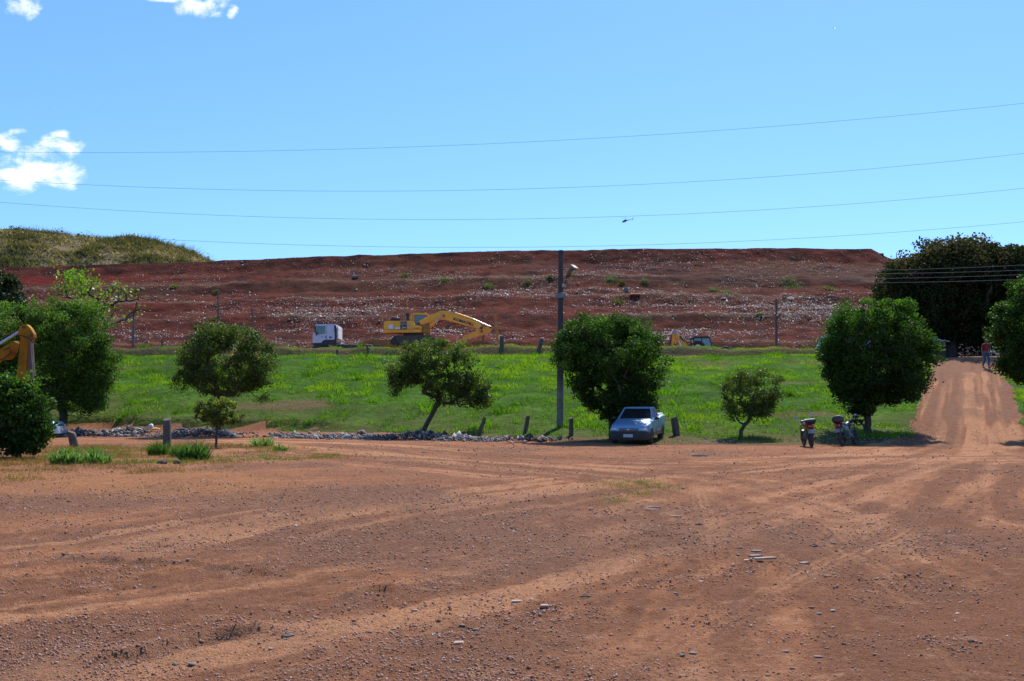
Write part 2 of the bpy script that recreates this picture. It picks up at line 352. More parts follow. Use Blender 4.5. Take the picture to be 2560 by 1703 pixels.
# ================================================================== TERRAIN
# yard soil
def soil_mat():
    m, t, b = newmat('red_soil'); L = t.links
    geo = t.nodes.new('ShaderNodeNewGeometry').outputs['Position']
    n1 = noise(t, 0.10, 5, 0.6, geo, 0.6, ((1.0, 2.2, 1), (0, 0, R(-24)))); n2 = noise(t, 0.5, 6, 0.65, geo, 0.8)
    n3 = noise(t, 14, 5, 0.7, geo); n4 = noise(t, 75, 3, 0.6, geo); n5 = noise(t, 32, 4, 0.75, geo); n6 = noise(t, 3.2, 6, 0.75, geo, 0.5)
    streak = noise(t, 0.9, 6, 0.6, geo, 0.4, ((0.16, 1.6, 1), (0, 0, R(-32))))
    base = mix(t, ramp(t, n1, 0.36, 0.66), (0.56, 0.235, 0.108), (0.42, 0.185, 0.098))
    base = mix(t, ramp(t, n2, 0.42, 0.66, 0, 0.75), base, (0.29, 0.122, 0.068))
    fl_ = attr(t, 'flow')
    base = mix(t, ramp(t, fl_, 0.01, 0.13, 0, 0.9), base, (0.68, 0.325, 0.165))
    base = mix(t, ramp(t, fl_, -0.01, -0.13, 0, 0.85), base, (0.29, 0.128, 0.068))
    base = mix(t, ramp(t, attr(t, 'track'), 0.1, 0.9, 0, 0.9), base, (0.68, 0.335, 0.175))
    base = mix(t, ramp(t, attr(t, 'grit'), 0.2, 0.9, 0, 0.9), base, (0.30, 0.15, 0.09))
    base = mix(t, ramp(t, attr(t, 'pale'), 0.0, 1.0, 0, 0.8), base, (0.56, 0.25, 0.10))
    base = mix(t, ramp(t, n3, 0.38, 0.68, 0.0, 0.5), base, (0.17, 0.075, 0.048))
    base = mix(t, ramp(t, n6, 0.54, 0.66, 0, 0.5), base, (0.22, 0.105, 0.07))
    base = mix(t, ramp(t, n6, 0.45, 0.34, 0, 0.45), base, (0.62, 0.34, 0.21))
    base = mix(t, ramp(t, n5, 0.57, 0.66, 0, 0.75), base, (0.12, 0.055, 0.036))
    base = mix(t, ramp(t, n5, 0.40, 0.32, 0, 0.5), base, (0.60, 0.36, 0.24))
    base = mix(t, ramp(t, n4, 0.60, 0.72, 0, 0.6), base, (0.11, 0.055, 0.042))
    base = mix(t, ramp(t, n4, 0.38, 0.28, 0, 0.35), base, (0.52, 0.33, 0.24))
    L.new(base, b.inputs['Base Color']); b.inputs['Roughness'].default_value = 0.97; b.inputs['Specular IOR Level'].default_value = 0.05
    h = t.nodes.new('ShaderNodeMath'); h.operation = 'MULTIPLY_ADD'; L.new(n3, h.inputs[0]); h.inputs[1].default_value = 1.0; L.new(n4, h.inputs[2])
    bump(t, b, h.outputs[0], 1.0, 0.06); return m
SOIL = soil_mat()
def grid(name, xs, ys, fn, m, parent=None, attrs=None, keep=None):
    X, Y = np.meshgrid(xs, ys); x = X.ravel(); y = Y.ravel(); z = fn(x, y)
    nx, ny = len(xs), len(ys); i = np.arange((nx - 1) * (ny - 1)); r = i // (nx - 1); c = i % (nx - 1); a = r * nx + c
    F = np.stack([a, a + 1, a + nx + 1, a + nx], 1)
    if keep is not None:
        k = keep(x, y); F = F[(k[F].any(1))]
    at = {k: f(x, y) for k, f in (attrs or {}).items()}
    return np_mesh(name, np.stack([x, y, z], 1), F, m, parent, True, attrs=at)
def spaced(a, b, s0, g, smax):
    v = [a]; s = s0
    while v[-1] < b: v.append(v[-1] + s); s = min(s * g, smax)
    return v
xr = spaced(0, 8, 0.045, 1.0, 0.045); xr = xr + spaced(xr[-1] + 0.07, 70, 0.075, 1.03, 0.45); xr = xr + spaced(xr[-1] + 1, 1500, 2, 1.5, 400)
xs = np.array(sorted([-v for v in xr[1:]] + xr))
ys = np.array([-1500, -700, -300, -120, -50, -20, -8, -3, 0, 1.5, 2.5] + spaced(3.2, 5.4, 0.07, 1.0, 0.07) + spaced(5.45, 13, 0.036, 1.002, 0.06))
ys = np.concatenate([ys, spaced(ys[-1] + 0.07, 45, 0.07, 1.012, 0.2)]); ys = np.concatenate([ys, spaced(ys[-1] + 0.2, 100, 0.25, 1.03, 0.45)])
ys = np.concatenate([ys, spaced(ys[-1] + 1, 3000, 2, 1.5, 500)])
PATCHC = (-17.0, 32.0)
def leftpatch(x, y):        # the dry grass tongue at the left of the yard: 1 inside
    py = HY + (CH) * FP / np.clip(y, 1, None); px = 1280 + x / y * FP
    up = np.interp(px, [-900, 0, 420, 600, 780, 860], [1108, 1118, 1116, 1112, 1122, 1140])
    dn = np.interp(px, [-900, 0, 60, 300, 500, 660, 860], [1260, 1222, 1208, 1188, 1178, 1160, 1140])
    n = 6 * fbm(x * 0.8, y * 0.8, 3, 70)
    return sst(-3, 5, (py - up) + n * 0.5) * sst(-8, 8, (dn - py) + n * 1.6)
def pale(x, y):
    py = HY + (CH) * FP / np.clip(y, 1, None); px = 1280 + x / y * FP
    return sst(0, 25, py - 1165) * (1 - sst(1228, 1262, py + 18 * fbm(x * .5, y * .5, 3, 71))) * (1 - sst(520, 900, px)) * np.clip(0.75 + 0.9 * fbm(x * 0.9, y * 0.9, 3, 75), 0, 1)
def flow2(x, y):
    ru, rv = ramp_uv(x, y); k = sst(-2, 2, ru) * (1 - sst(2.6, 3.4, np.abs(rv)))
    return flow(x, y) * (1 - k) + k * (0.9 * fbm(rv * 1.5, ru * 0.05, 3, 160, .7) + .35 * fbm(rv * 4, ru * .3, 2, 161) + 0.02)
def midgrit(x, y):
    py = HY + (CH) * FP / np.clip(y, 1, None); px = 1280 + x / y * FP
    return 0.05 + 0.55 * sst(1200, 1240, py) * (1 - sst(1400, 1450, py - 0.05 * (px - 900))) * (1 - sst(1500, 1900, px)) + 0.2 * sst(1800, 2000, px) * sst(1330, 1380, py) * (1 - sst(1480, 1560, py))
def gritf(x, y): return np.clip(midgrit(x, y) + 1.7 * fbm(x * 0.30 + 3, y * 0.22, 4, 72), 0, 1) * (1 - 0.8 * tracks(x, y)) + rampgrit(x, y) * .5 + ridgegrit(x, y)
def ridgegrit(x, y):
    v = 0
    for p_, w_ in ((RIDGE3, .14), (RIDGE1, .12), (RIDGE2, .12)): v = np.maximum(v, np.exp(-(segd(x, y, p_)[0] / w_) ** 2) * np.clip(.6 + 1.5 * fbm(x * 4, y * 4, 2, 74), 0, 1.3))
    return v
def rampgrit(x, y):
    ru, rv = ramp_uv(x, y); return (1 - sst(1.9, 2.6, np.abs(rv))) * sst(-1, 2, ru) * np.clip(.45 + 1.8 * fbm(rv * 1.6, ru * 0.12, 3, 73), 0, .9)
def rampatt(x, y):
    ru, rv = ramp_uv(x, y); onr = (1 - sst(1.9, 2.6, np.abs(rv))) * sst(-3, 2, ru)
    rut = sum(np.exp(-((rv - c + 0.1 * fbm(ru * 0.2, ru * 0, 2, 50)) / 0.17) ** 2) for c in (-1.35, -0.35, 0.55, 1.45))
    return np.clip(np.maximum(tracks(x, y) * (1 - onr), onr * np.clip(rut, 0, 1) * 1.0), 0, 1)
g = grid('ground', xs, ys, Hfine, SOIL, attrs={'track': rampatt, 'grit': gritf, 'pale': pale, 'flow': lambda x, y: np.where((y > 3) & (y < 80) & (np.abs(x) < 45), flow2(x, y), 0)}); tag(g, kind='structure')

uu_ = np.concatenate([np.arange(-3, 37, 0.16)]); vv_ = np.arange(-4.6, 4.61, 0.07); U_, V_ = np.meshgrid(vv_, uu_)
dd = (RAMP1 - RAMP0) / np.hypot(*(RAMP1 - RAMP0)); x_ = (RAMP0[0] + dd[0] * V_ + dd[1] * U_).ravel(); y_ = (RAMP0[1] + dd[1] * V_ - dd[0] * U_).ravel()
nx = len(vv_); i_ = np.arange((nx - 1) * (len(uu_) - 1)); a_ = (i_ // (nx - 1)) * nx + i_ % (nx - 1); F_ = np.stack([a_, a_ + 1, a_ + nx + 1, a_ + nx], 1)
ru_, rv_ = ramp_uv(x_, y_); e_ = 4.3 - np.abs(rv_) - 1.3 * sst(-1, 6, ru_)
rp = np_mesh('dirt_ramp', np.stack([x_, y_, Hramp(x_, y_)], 1), F_[(e_[F_] > 0).any(1)], SOIL, None, True, attrs={'track': rampatt(x_, y_) * .55, 'grit': np.clip(gritf(x_, y_) + .25, 0, 1), 'pale': x_ * 0, 'flow': flow2(x_, y_)}); tag(rp, kind='structure')
# grass bank: a sheet that dips under the soil at its ragged edge
def grassmask(x, y):
    d = y - toe(x); ru, rv = ramp_uv(x, y)
    st = np.interp(x, [-60, -12, -4, 1, 3, 60], [2.9, 2.7, 2.2, 1.2, -0.6, -1.0])
    a = d - st + 1.3 * fbm(x * 0.5, y * 0.5, 3, 80)
    b_ = np.abs(rv) - 2.25 - 1.6 * (1 - sst(-1, 6, ru)) + 0.7 * fbm(x * 0.6, y * 0.6, 3, 81) + 3 * (1 - sst(-3, 0.5, ru)) * 0
    b_ = np.where(rv < 0, b_, b_)
    c = 86.5 - y + 2 * fbm(x * 0.3, y * 0.3, 2, 82) + np.where(x > 26, -13, 0)
    gap = np.hypot((x + 21.5) / 1.2, (y - 82) / 3.5) * 1.2 - 1.2
    return np.minimum(np.minimum(a, b_), np.minimum(c, gap))
def grassmat():
    m, t, b = newmat('grass_turf'); geo = t.nodes.new('ShaderNodeNewGeometry').outputs['Position']
    n1 = noise(t, 0.35, 5, 0.6, geo, 0.5); n2 = noise(t, 3, 5, 0.65, geo); n3 = noise(t, 0.9, 5, 0.6, geo, 0.6)
    c = mix(t, ramp(t, n1, 0.38, 0.62), (0.075, 0.165, 0.012), (0.04, 0.09, 0.012))
    c = mix(t, ramp(t, n2, 0.4, 0.7), c, (0.03, 0.055, 0.012))
    c = mix(t, ramp(t, n3, 0.62, 0.72, 0, .5), c, (0.07, 0.06, 0.02))
    c = mix(t, attr(t, 'bare'), c, (0.13, 0.085, 0.045))
    t.links.new(c, b.inputs['Base Color']); b.inputs['Roughness'].default_value = 1.0; b.inputs['Specular IOR Level'].default_value = 0.03
    bump(t, b, n2, 1, 0.15); return m
TURF = grassmat()
def bare(x, y):
    d = y - toe(x)
    v = 0.75 * (1 - sst(0, 3.5, d + 2 * fbm(x * .5, y * .5, 3, 84))) + 0.35 * (1 - sst(2, 13, d + 6 * fbm(x * .25, y * .25, 3, 86)))
    berm = sst(80, 80.4, y) * (1 - sst(81.2, 81.6, y)) * 0.8  # sparser berm face, its steep shade partly put into the turf colour
    pt = sst(0.40, 0.6, fbm(x * 0.14, y * 0.35, 3, 85) + 0.1) * 0.6
    return np.clip(v + berm + pt, 0, 1)
gx = np.arange(-75, 75, 0.3); gy = np.arange(38, 90, 0.3)
gb = grid('grass_bank', gx, gy, lambda x, y: H(x, y) + np.clip(grassmask(x, y) * 0.25, -0.25, 0.035) + 0.05 * sst(0, 1, grassmask(x, y)) * fbm(x * 2, y * 2, 2, 83), TURF, attrs={'bare': bare}, keep=lambda x, y: grassmask(x, y) > -0.8)
tag(gb, kind='structure')

# landfill hill
def landmat():
    m, t, b = newmat('landfill_soil'); geo = t.nodes.new('ShaderNodeNewGeometry').outputs['Position']; L = t.links
    n1 = noise(t, 0.06, 6, 0.6, geo, 0.5, ((1, 2.4, 2.4), (0, 0, 0))); n2 = noise(t, 0.35, 6, 0.7, geo, 0.4); n3 = noise(t, 2.2, 5, 0.7, geo)
    sp = t.nodes.new('ShaderNodeSeparateXYZ'); L.new(geo, sp.inputs[0])
    c = mix(t, ramp(t, n1, 0.38, 0.6), (0.105, 0.024, 0.016), (0.048, 0.017, 0.014))
    c = mix(t, ramp(t, n2, 0.45, 0.62, 0, 0.8), c, (0.14, 0.036, 0.022))
    c = mix(t, ramp(t, n2, 0.44, 0.36, 0, 0.8), c, (0.034, 0.012, 0.010))
    c = mix(t, attr(t, 'dust'), c, (0.095, 0.042, 0.026))
    c = mix(t, attr(t, 'redband'), c, (0.12, 0.012, 0.010))
    c = mix(t, attr(t, 'greyband'), c, (0.17, 0.10, 0.065))
    c = mix(t, ramp(t, n3, 0.5, 0.75, 0, 0.6), c, (0.035, 0.015, 0.014))
    L.new(c, b.inputs['Base Color']); b.inputs['Roughness'].default_value = 1.0; b.inputs['Specular IOR Level'].default_value = 0.03
    bump(t, b, n3, 0.9, 0.25); return m
def lu(y): return (y - 99) / 51
lx = np.arange(-150, 150, 0.4); ly = np.concatenate([np.arange(97, 149, 0.38), np.arange(149, 152, 0.12), np.arange(152, 200, 2.0)])
def redband(x, y): return sst(0.80, 0.82, lu(y)) * (1 - sst(0.91, 0.93, lu(y))) * (1 - sst(-60, -42, x)) * 0.65
def dustf(x, y): return np.clip(0.35 * sst(0.80, 0.78, lu(y)) * sst(0.6, 0.62, lu(y)) + sst(0.745, 0.755, lu(y)) * (1 - sst(0.915, 0.93, lu(y))) * sst(20, 40, x) * 0.85 + 0.8 * fbm(x * 0.08, y * 0.2, 3, 90), 0, 0.8)
def greyband(x, y):
    u = lu(y); v = sum(np.exp(-((u - c - 0.02 * vn(x * .06, x * 0, 91)) / 0.012) ** 2) for c in (0.095, 0.36, 0.56, 0.75))
    return np.clip(v * (0.5 + 1.6 * fbm(x * 0.12, y * 0.05, 3, 92)), 0, 0.75)
lf = grid('landfill_hill', lx, ly, Lf, landmat(), attrs={'redband': redband, 'dust': dustf, 'greyband': greyband}); tag(lf, kind='structure')

# far scrub hill
FX = np.array([-400, -300, -200, -160, -117.8, -112.2, -105.8, -94.8, -92.7, -85.3, -80.3, -74, -68.3, -60, -40])
FZ = -0.8 + CH + (HY - np.array([560, 590, 600, 592, 584, 579, 583, 595, 603, 595, 607, 625, 654, 700, 850])) * 0.092
def Ff(x, y):
    c = np.interp(x, FX, FZ)
    t = np.clip((y - 170) / 60, 0, 1); t2 = np.clip((y - 230) / 80, 0, 1)
    return np.maximum(8, 8 + (c - 8) * (np.sin(t * math.pi / 2)) * (1 - t2 * t2)) + 1.1 * fbm(x * 0.09, y * 0.09, 4, 95) * (1 - 0.8 * np.exp(-((y - 230) / 6) ** 2))
def farmat():
    m, t, b = newmat('dry_hill'); geo = t.nodes.new('ShaderNodeNewGeometry').outputs['Position']
    n1 = noise(t, 0.08, 6, 0.65, geo, 0.6); n2 = noise(t, 0.5, 6, 0.7, geo)
    c = mix(t, ramp(t, n1, 0.40, 0.6), (0.27, 0.20, 0.14), (0.15, 0.14, 0.085))
    c = mix(t, ramp(t, n2, 0.45, 0.65), c, (0.10, 0.085, 0.035))
    t.links.new(c, b.inputs['Base Color']); b.inputs['Roughness'].default_value = 1; b.inputs['Specular IOR Level'].default_value = 0.03; bump(t, b, n2, 1, 1.0); return m
fh = grid('far_hill', np.arange(-330, -40, 1.3), np.arange(165, 312, 1.3), Ff, farmat()); tag(fh, kind='structure')

# ================================================================== SCATTER (stuff)
def chips(name, P, size, m, tints, flat=0.35, parent=None, up=None):
    """irregular little stones: jittered octahedra"""
    n = len(P); B = np.array([[1, 0, 0], [0, 1, 0], [-1, 0, 0], [0, -1, 0], [0, 0, 1], [0, 0, -1.]])
    V = B[None] * RNG.uniform(0.55, 1.15, (n, 6, 1)) + RNG.uniform(-.18, .18, (n, 6, 3))
    V[:, :, 2] *= (flat * RNG.uniform(0.6, 1.5, (n, 1)))
    V[:, :, 0] *= RNG.uniform(0.6, 1.5, (n, 1)); a = RNG.uniform(0, 6.283, n); ca_, sa_ = np.cos(a)[:, None], np.sin(a)[:, None]
    x = V[:, :, 0] * ca_ - V[:, :, 1] * sa_; y = V[:, :, 0] * sa_ + V[:, :, 1] * ca_
    tl = RNG.normal(0, 0.25, (n, 1)); z = V[:, :, 2] + x * tl
    V = np.stack([x, y, z], 2) * np.asarray(size)[:, None, None] + P[:, None, :]
    T = np.array([[0, 1, 4], [1, 2, 4], [2, 3, 4], [3, 0, 4], [1, 0, 5], [2, 1, 5], [3, 2, 5], [0, 3, 5]])
    F = (np.arange(n)[:, None, None] * 6 + T[None]).reshape(-1, 3)
    return np_mesh(name, V.reshape(-1, 3), F, m, parent, False, np.repeat(tints, 6))
def tintmat(name, stops, rough=0.85):
    m, t, b = newmat(name); r = t.nodes.new('ShaderNodeValToRGB'); r.color_ramp.interpolation = 'LINEAR'
    e = r.color_ramp.elements
    while len(e) < len(stops): e.new(0.5)
    for i, (p, c) in enumerate(stops): e[i].position = p; e[i].color = (*c, 1)
    t.links.new(attr(t, 'tint'), r.inputs[0]); n = noise(t, 12, 3)
    t.links.new(mix(t, ramp(t, n, 0.4, 0.7, 0, 0.35), r.outputs[0], (0.2, 0.1, 0.07)), b.inputs['Base Color'])
    b.inputs['Roughness'].default_value = rough; b.inputs['Specular IOR Level'].default_value = 0.3; return m
PEB = tintmat('pebble', [(0, (0.12, 0.055, 0.04)), (0.35, (0.30, 0.14, 0.09)), (0.75, (0.46, 0.25, 0.17)), (0.93, (0.42, 0.33, 0.28)), (1, (0.7, 0.62, 0.55))])
n = 150000
yv = 1 / RNG.uniform(1 / 42.0, 1 / 5.2, n); xv = RNG.uniform(-0.62, 0.62, n) * yv
k = (yv < toe(xv) - 0.5) & (RNG.random(n) < np.clip(0.2 + 0.8 * gritf(xv, yv) + 1.2 * fbm(xv * 1.3, yv * 1.3, 2, 77), .06, 1)) & (tracks(xv, yv) < 0.75)
xv, yv = xv[k], yv[k]; sz = np.exp(RNG.normal(-5.25, 0.6, len(xv))) * (0.6 + yv * 0.075)
sz = np.clip(sz, 0.0025, 0.007 + 0.0011 * yv)
tag(chips('pebbles', np.stack([xv, yv, Hfine(xv, yv) + sz * 0.2], 1), sz, PEB, RNG.beta(1.8, 1.9, len(xv)), 0.8), 'reddish pebbles and grit scattered over the dirt yard', 'pebbles', kind='stuff')
# chips of litter on the landfill
LIT = tintmat('litter', [(0, (0.05, 0.035, 0.03)), (0.3, (0.25, 0.14, 0.10)), (0.6, (0.42, 0.31, 0.24)), (0.8, (0.62, 0.56, 0.5)), (1, (0.86, 0.85, 0.84))], 0.5)
n = 420000
xv = RNG.uniform(-90, 75, n); yv = RNG.uniform(99.5, 149, n); u = lu(yv)
den = np.interp(u, [0, 0.1, 0.35, 0.62, 0.8, 1], [0.75, 0.85, 0.9, 0.55, 0.22, 0.14]) * np.interp(xv, [-90, -45, -25, -5, 40, 55, 75], [0.25, 0.42, 0.7, 1, 1, 0.65, 0.35])
den = den * np.clip(0.45 + 2.2 * fbm(xv * 0.09, yv * 0.16, 4, 100, .6), 0.03, 1.3) + 0.8 * greyband(xv, yv) * den
k = RNG.random(n) < den * 0.62; xv, yv = xv[k], yv[k]
sz = np.clip(np.exp(RNG.normal(-2.95, 0.40, len(xv))), 0.025, 0.26)
tt = np.clip(RNG.beta(1.1, 1.15, len(xv)), 0, 1)
tag(chips('litter', np.stack([xv, yv, Lf(xv, yv) + sz * 0.35], 1), sz, LIT, tt, 0.8), 'pale scraps of rubbish and rubble strewn over the red landfill slope', 'litter', kind='stuff')
# rubble strips at the foot of the bank
RUB = tintmat('rubble_stone', [(0, (0.035, 0.025, 0.022)), (0.3, (0.13, 0.085, 0.07)), (0.5, (0.10, 0.10, 0.105)), (0.8, (0.22, 0.215, 0.22)), (1, (0.55, 0.54, 0.52))])
def rubble(x):      # density along the strip
    return np.interp(x, [-60, -23.5, -22, -14.6, -13.5, -12.2, -11, -1.5, 0.6, 3], [1, 1, 1, 1, .25, .15, 1, 1, .6, 0.0])
n = 16000; xv = RNG.uniform(-30, 3, n); c0 = np.interp(xv, [-30, -12, 0, 3], [0.8, 0.7, -0.1, -0.3])
off = RNG.normal(0, 0.9, n); yv = toe(xv) + c0 + off
k = (RNG.random(n) < rubble(xv) * np.clip(.55 + 1.8 * fbm(xv * .8, yv * 1.2, 3, 111), .05, 1)) & (np.abs(off) < 2.1); xv, yv, off = xv[k], yv[k], off[k]
lump = 0.30 * np.clip(1 - (off / 1.5) ** 2, 0, 1) * np.clip(0.7 + 1.6 * vn(xv * 0.7, yv * 0.1, 110), 0.1, 1.3)
sz = np.clip(np.exp(RNG.normal(-2.95, 0.6, len(xv))), 0.025, 0.28)
zz = H(xv, yv) + lump * RNG.uniform(0.2, 1, len(xv))
tag(chips('rubble', np.stack([xv, yv, zz], 1), sz, RUB, RNG.beta(1.7, 1.7, len(xv)), 0.7), 'heaps of broken grey stone along the foot of the grass bank', 'rubble', kind='stuff')
# white leaves and scraps under the right hand trees
n = 1700; xv = np.concatenate([RNG.normal(16.5, 2.6, n), RNG.normal(8.3, 1.0, 300)]); yv = np.concatenate([RNG.normal(44.6, 1.9, n), RNG.normal(43, 0.9, 300)])
k = yv > toe(xv) - 0.2; xv, yv = xv[k], yv[k]
tag(chips('fallen_leaves', np.stack([xv, yv, H(xv, yv) + 0.07], 1), RNG.uniform(0.018, 0.045, len(xv)), LIT, RNG.beta(1.6, 1.8, len(xv)), 0.3), 'dry fallen leaves and scraps on the grass under the trees by the motorcycles', 'fallen leaves', kind='stuff')
# scree and stones beside the ramp
n = 1800; uu = RNG.uniform(-1, 33, n); vv = RNG.choice([-1, 1], n) * RNG.normal(2.35, 0.35, n); dd = (RAMP1 - RAMP0) / np.hypot(*(RAMP1 - RAMP0))
xv = RAMP0[0] + dd[0] * uu + dd[1] * vv; yv = RAMP0[1] + dd[1] * uu - dd[0] * vv
tag(chips('roadside_stones', np.stack([xv, yv, H(xv, yv) + 0.02], 1), np.clip(np.exp(RNG.normal(-3.6, 0.5, n)), .012, .10), PEB, RNG.beta(2, 1.6, n), 0.6), 'small stones along both edges of the dirt ramp', 'stones', kind='stuff')

def blades(name, x, y, z, h, wd, m, tint, lean=0.5, parent=None):
    n = len(x); a = RNG.uniform(0, 6.283, n); l = RNG.normal(0, lean, n) * h; l2 = RNG.normal(0, lean, n) * h
    c, s = np.cos(a) * wd, np.sin(a) * wd
    b0 = np.stack([x - c, y - s, z - 0.03], 1); b1 = np.stack([x + c, y + s, z - 0.03], 1); tp = np.stack([x + l, y + l2, z + h], 1)
    return np_mesh(name, np.stack([b0, b1, tp], 1).reshape(-1, 3), np.arange(3 * n).reshape(n, 3), m, parent, False, np.repeat(tint, 3))
GR = leafmat('grass_blade', (0.032, 0.085, 0.008), (0.068, 0.165, 0.011), (0.145, 0.245, 0.02), 0.5, 0.8, 0.03)
n = 520000; xv = RNG.uniform(-34, 44, n); yv = RNG.uniform(40, 87, n)
k = (np.abs(xv) < 0.56 * yv) & (RNG.random(n) > np.clip((yv - 60) / 70, 0, .3)); xv, yv = xv[k], yv[k]
g_ = grassmask(xv, yv); br = bare(xv, yv); tuft = fbm(xv * 0.9, yv * 0.9, 3, 120); big = fbm(xv * 0.10, yv * 0.2, 3, 121)
k = (g_ > 0.0) & (RNG.random(len(xv)) > br * 0.92) & (RNG.random(len(xv)) < 0.5 + 1.6 * tuft + 0.5 * big); xv, yv, tuft, big, br = xv[k], yv[k], tuft[k], big[k], br[k]
hh = np.clip(0.06 + 0.20 * np.clip(tuft + 0.15, 0, 1) + 0.1 * np.clip(big, 0, 1), 0.05, 0.42) * RNG.uniform(0.6, 1.3, len(xv))
hh = hh * np.where((yv > 81), .8, 1)
ti = np.clip(0.36 + 1.0 * big + 1.8 * tuft + RNG.normal(0, 0.16, len(xv)) - 0.45 * br + 0.012 * (yv - 62), 0, 1)
tag(blades('bank_grass', xv, yv, H(xv, yv) + 0.03, hh, RNG.uniform(0.012, 0.03, len(xv)), GR, ti, 0.55), 'bright green grass covering the bank above the yard', 'grass', kind='stuff')
DRY = leafmat('dry_blade', (0.16, 0.10, 0.04), (0.13, 0.14, 0.035), (0.08, 0.15, 0.025), 0.35, 0.9, 0.03)
n = 130000; yv = RNG.uniform(17, 46, n); xv = RNG.uniform(-0.62, -0.12, n) * yv
k = RNG.random(n) < leftpatch(xv, yv) * np.clip(0.35 + 1.5 * fbm(xv * 0.7, yv * 0.7, 3, 125), 0, 1); xv, yv = xv[k], yv[k]
ti = np.clip(0.45 + 1.1 * fbm(xv * 0.5, yv * 0.35, 3, 126) + RNG.normal(0, 0.15, len(xv)) - 0.35 * sst(30, 22, yv), 0, 1)
tag(blades('verge_grass', xv, yv, Hfine(xv, yv), np.clip(RNG.normal(0.10, 0.05, len(xv)), 0.03, .25) * (0.5 + 0.5 * sst(22, 32, yv)), RNG.uniform(0.006, 0.013, len(xv)), DRY, ti, 0.9), 'dry yellowish grass growing at the left of the dirt yard', 'grass', kind='stuff')
# tiny turf specks in the yard
xs_, ys_ = [], []
for (px, py, r, c) in [(1540, 1218, .5, 350), (1600, 1212, .55, 350), (1650, 1222, .35, 250), (1597, 1238, .3, 250), (1540, 1258, .2, 120), (1610, 1205, .5, 200), (1510, 1240, .3, 80)]:
    p = yp(px, py); xs_.append(RNG.normal(p[0], r * .6, c)); ys_.append(RNG.normal(p[1], r, c))
xv = np.concatenate(xs_); yv = np.concatenate(ys_)
tag(blades('turf_specks', xv, yv, Hfine(xv, yv), RNG.uniform(.02, .07, len(xv)), RNG.uniform(.004, .01, len(xv)), DRY, RNG.uniform(.5, 1, len(xv)), 1.2), 'thin patches of short grass out in the middle of the dirt yard', 'grass', kind='stuff')
# scrub on the far hill
SCR = leafmat('scrub_leaf', (0.06, 0.07, 0.035), (0.15, 0.125, 0.07), (0.32, 0.24, 0.17), 0.3, 0.9, 0.03)
n = 70000; xv = RNG.uniform(-150, -62, n); yv = np.concatenate([RNG.uniform(178, 232, n * 9 // 10), RNG.normal(229.5, 1.2, n - n * 9 // 10)])
fb = fbm(xv * 0.16, yv * 0.16, 3, 130); k = RNG.random(n) < 0.8 + 1.2 * fb; xv, yv, fb = xv[k], yv[k], fb[k]
tag(blades('scrub', xv, yv, Ff(xv, yv), np.clip(RNG.normal(0.45, 0.3, len(xv)) * (0.8 + 1.4 * np.clip(fb, 0, 1)) * np.where(yv > 226, 1.7, 1), 0.15, 2.2), RNG.uniform(0.06, 0.3, len(xv)) * np.where(yv > 226, .35, 1), SCR, np.clip(0.52 - 1.4 * fb + RNG.normal(0, .25, len(xv)), 0, 1), 0.9), 'dry scrub and tall stalks covering the far hill', 'scrub', kind='stuff')
# ================================================================== MATERIALS FOR THINGS
YEL = pm('yellow_paint', (0.92, 0.40, 0.01), (0.78, 0.32, 0.01), 1.2, 0.45, bmp=0.05, coat=0.1)
YEL2 = pm('worn_yellow', (0.50, 0.23, 0.03), (0.30, 0.12, 0.03), 2.0, 0.6)
ORG = pm('rusty_orange', (0.40, 0.15, 0.03), (0.24, 0.09, 0.03), 2.5, 0.7)
BLK = pm('black_paint', (0.02, 0.02, 0.022), (0.012, 0.012, 0.014), 4, 0.5)
DRK = pm('dark_steel', (0.05, 0.045, 0.042), (0.09, 0.06, 0.045), 5, 0.7)
TYR = pm('tyre_rubber', (0.022, 0.02, 0.02), (0.06, 0.04, 0.03), 6, 0.85)
GLS = pm('dark_glass', (0.015, 0.02, 0.022), (0.02, 0.025, 0.03), 1, 0.06, spec=0.8)
GLT = pm('tinted_glass', (0.05, 0.10, 0.11), (0.10, 0.16, 0.17), 1.5, 0.12, spec=0.7)
WHT = pm('white_paint', (0.55, 0.52, 0.68), (0.48, 0.45, 0.60), 1.0, 0.4, coat=0.2)  # white with a lavender shade tint put into the base colour
WHW = pm('white_wash', (0.75, 0.74, 0.72), (0.6, 0.58, 0.55), 3, 0.8)
CHR = pm('bright_metal', (0.6, 0.6, 0.62), (0.4, 0.4, 0.42), 4, 0.3, metal=1.0)
DEC = pm('decal_white', (0.7, 0.7, 0.75), (0.6, 0.6, 0.66), 4, 0.6)
INK = pm('ink_dark', (0.02, 0.02, 0.035), (0.03, 0.03, 0.045), 4, 0.6)
SIL = pm('silver_blue_paint', (0.22, 0.33, 0.50), (0.19, 0.30, 0.46), 0.8, 0.38, metal=0.25, coat=0.25)
LBL = pm('pale_blue_paint', (0.42, 0.56, 0.66), (0.36, 0.5, 0.6), 0.8, 0.3, metal=0.2, coat=0.5)
RED = pm('dark_red_paint', (0.16, 0.012, 0.012), (0.12, 0.01, 0.012), 2, 0.35, coat=0.5)
LMP = pm('lamp_lens', (0.55, 0.6, 0.65), (0.4, 0.45, 0.5), 8, 0.15, spec=0.8)
AMB = pm('red_lens', (0.45, 0.03, 0.02), (0.35, 0.02, 0.02), 8, 0.2)
PLT = pm('number_plate_paint', (0.45, 0.47, 0.5), (0.38, 0.4, 0.43), 5, 0.5)
WOOD = pm('grey_post_wood', (0.13, 0.10, 0.085), (0.06, 0.045, 0.04), 14, 0.9, bmp=0.8, bs=25)
CONC = pm('weathered_concrete', (0.21, 0.20, 0.19), (0.12, 0.115, 0.11), 2.2, 0.9, bmp=0.3, bs=30)

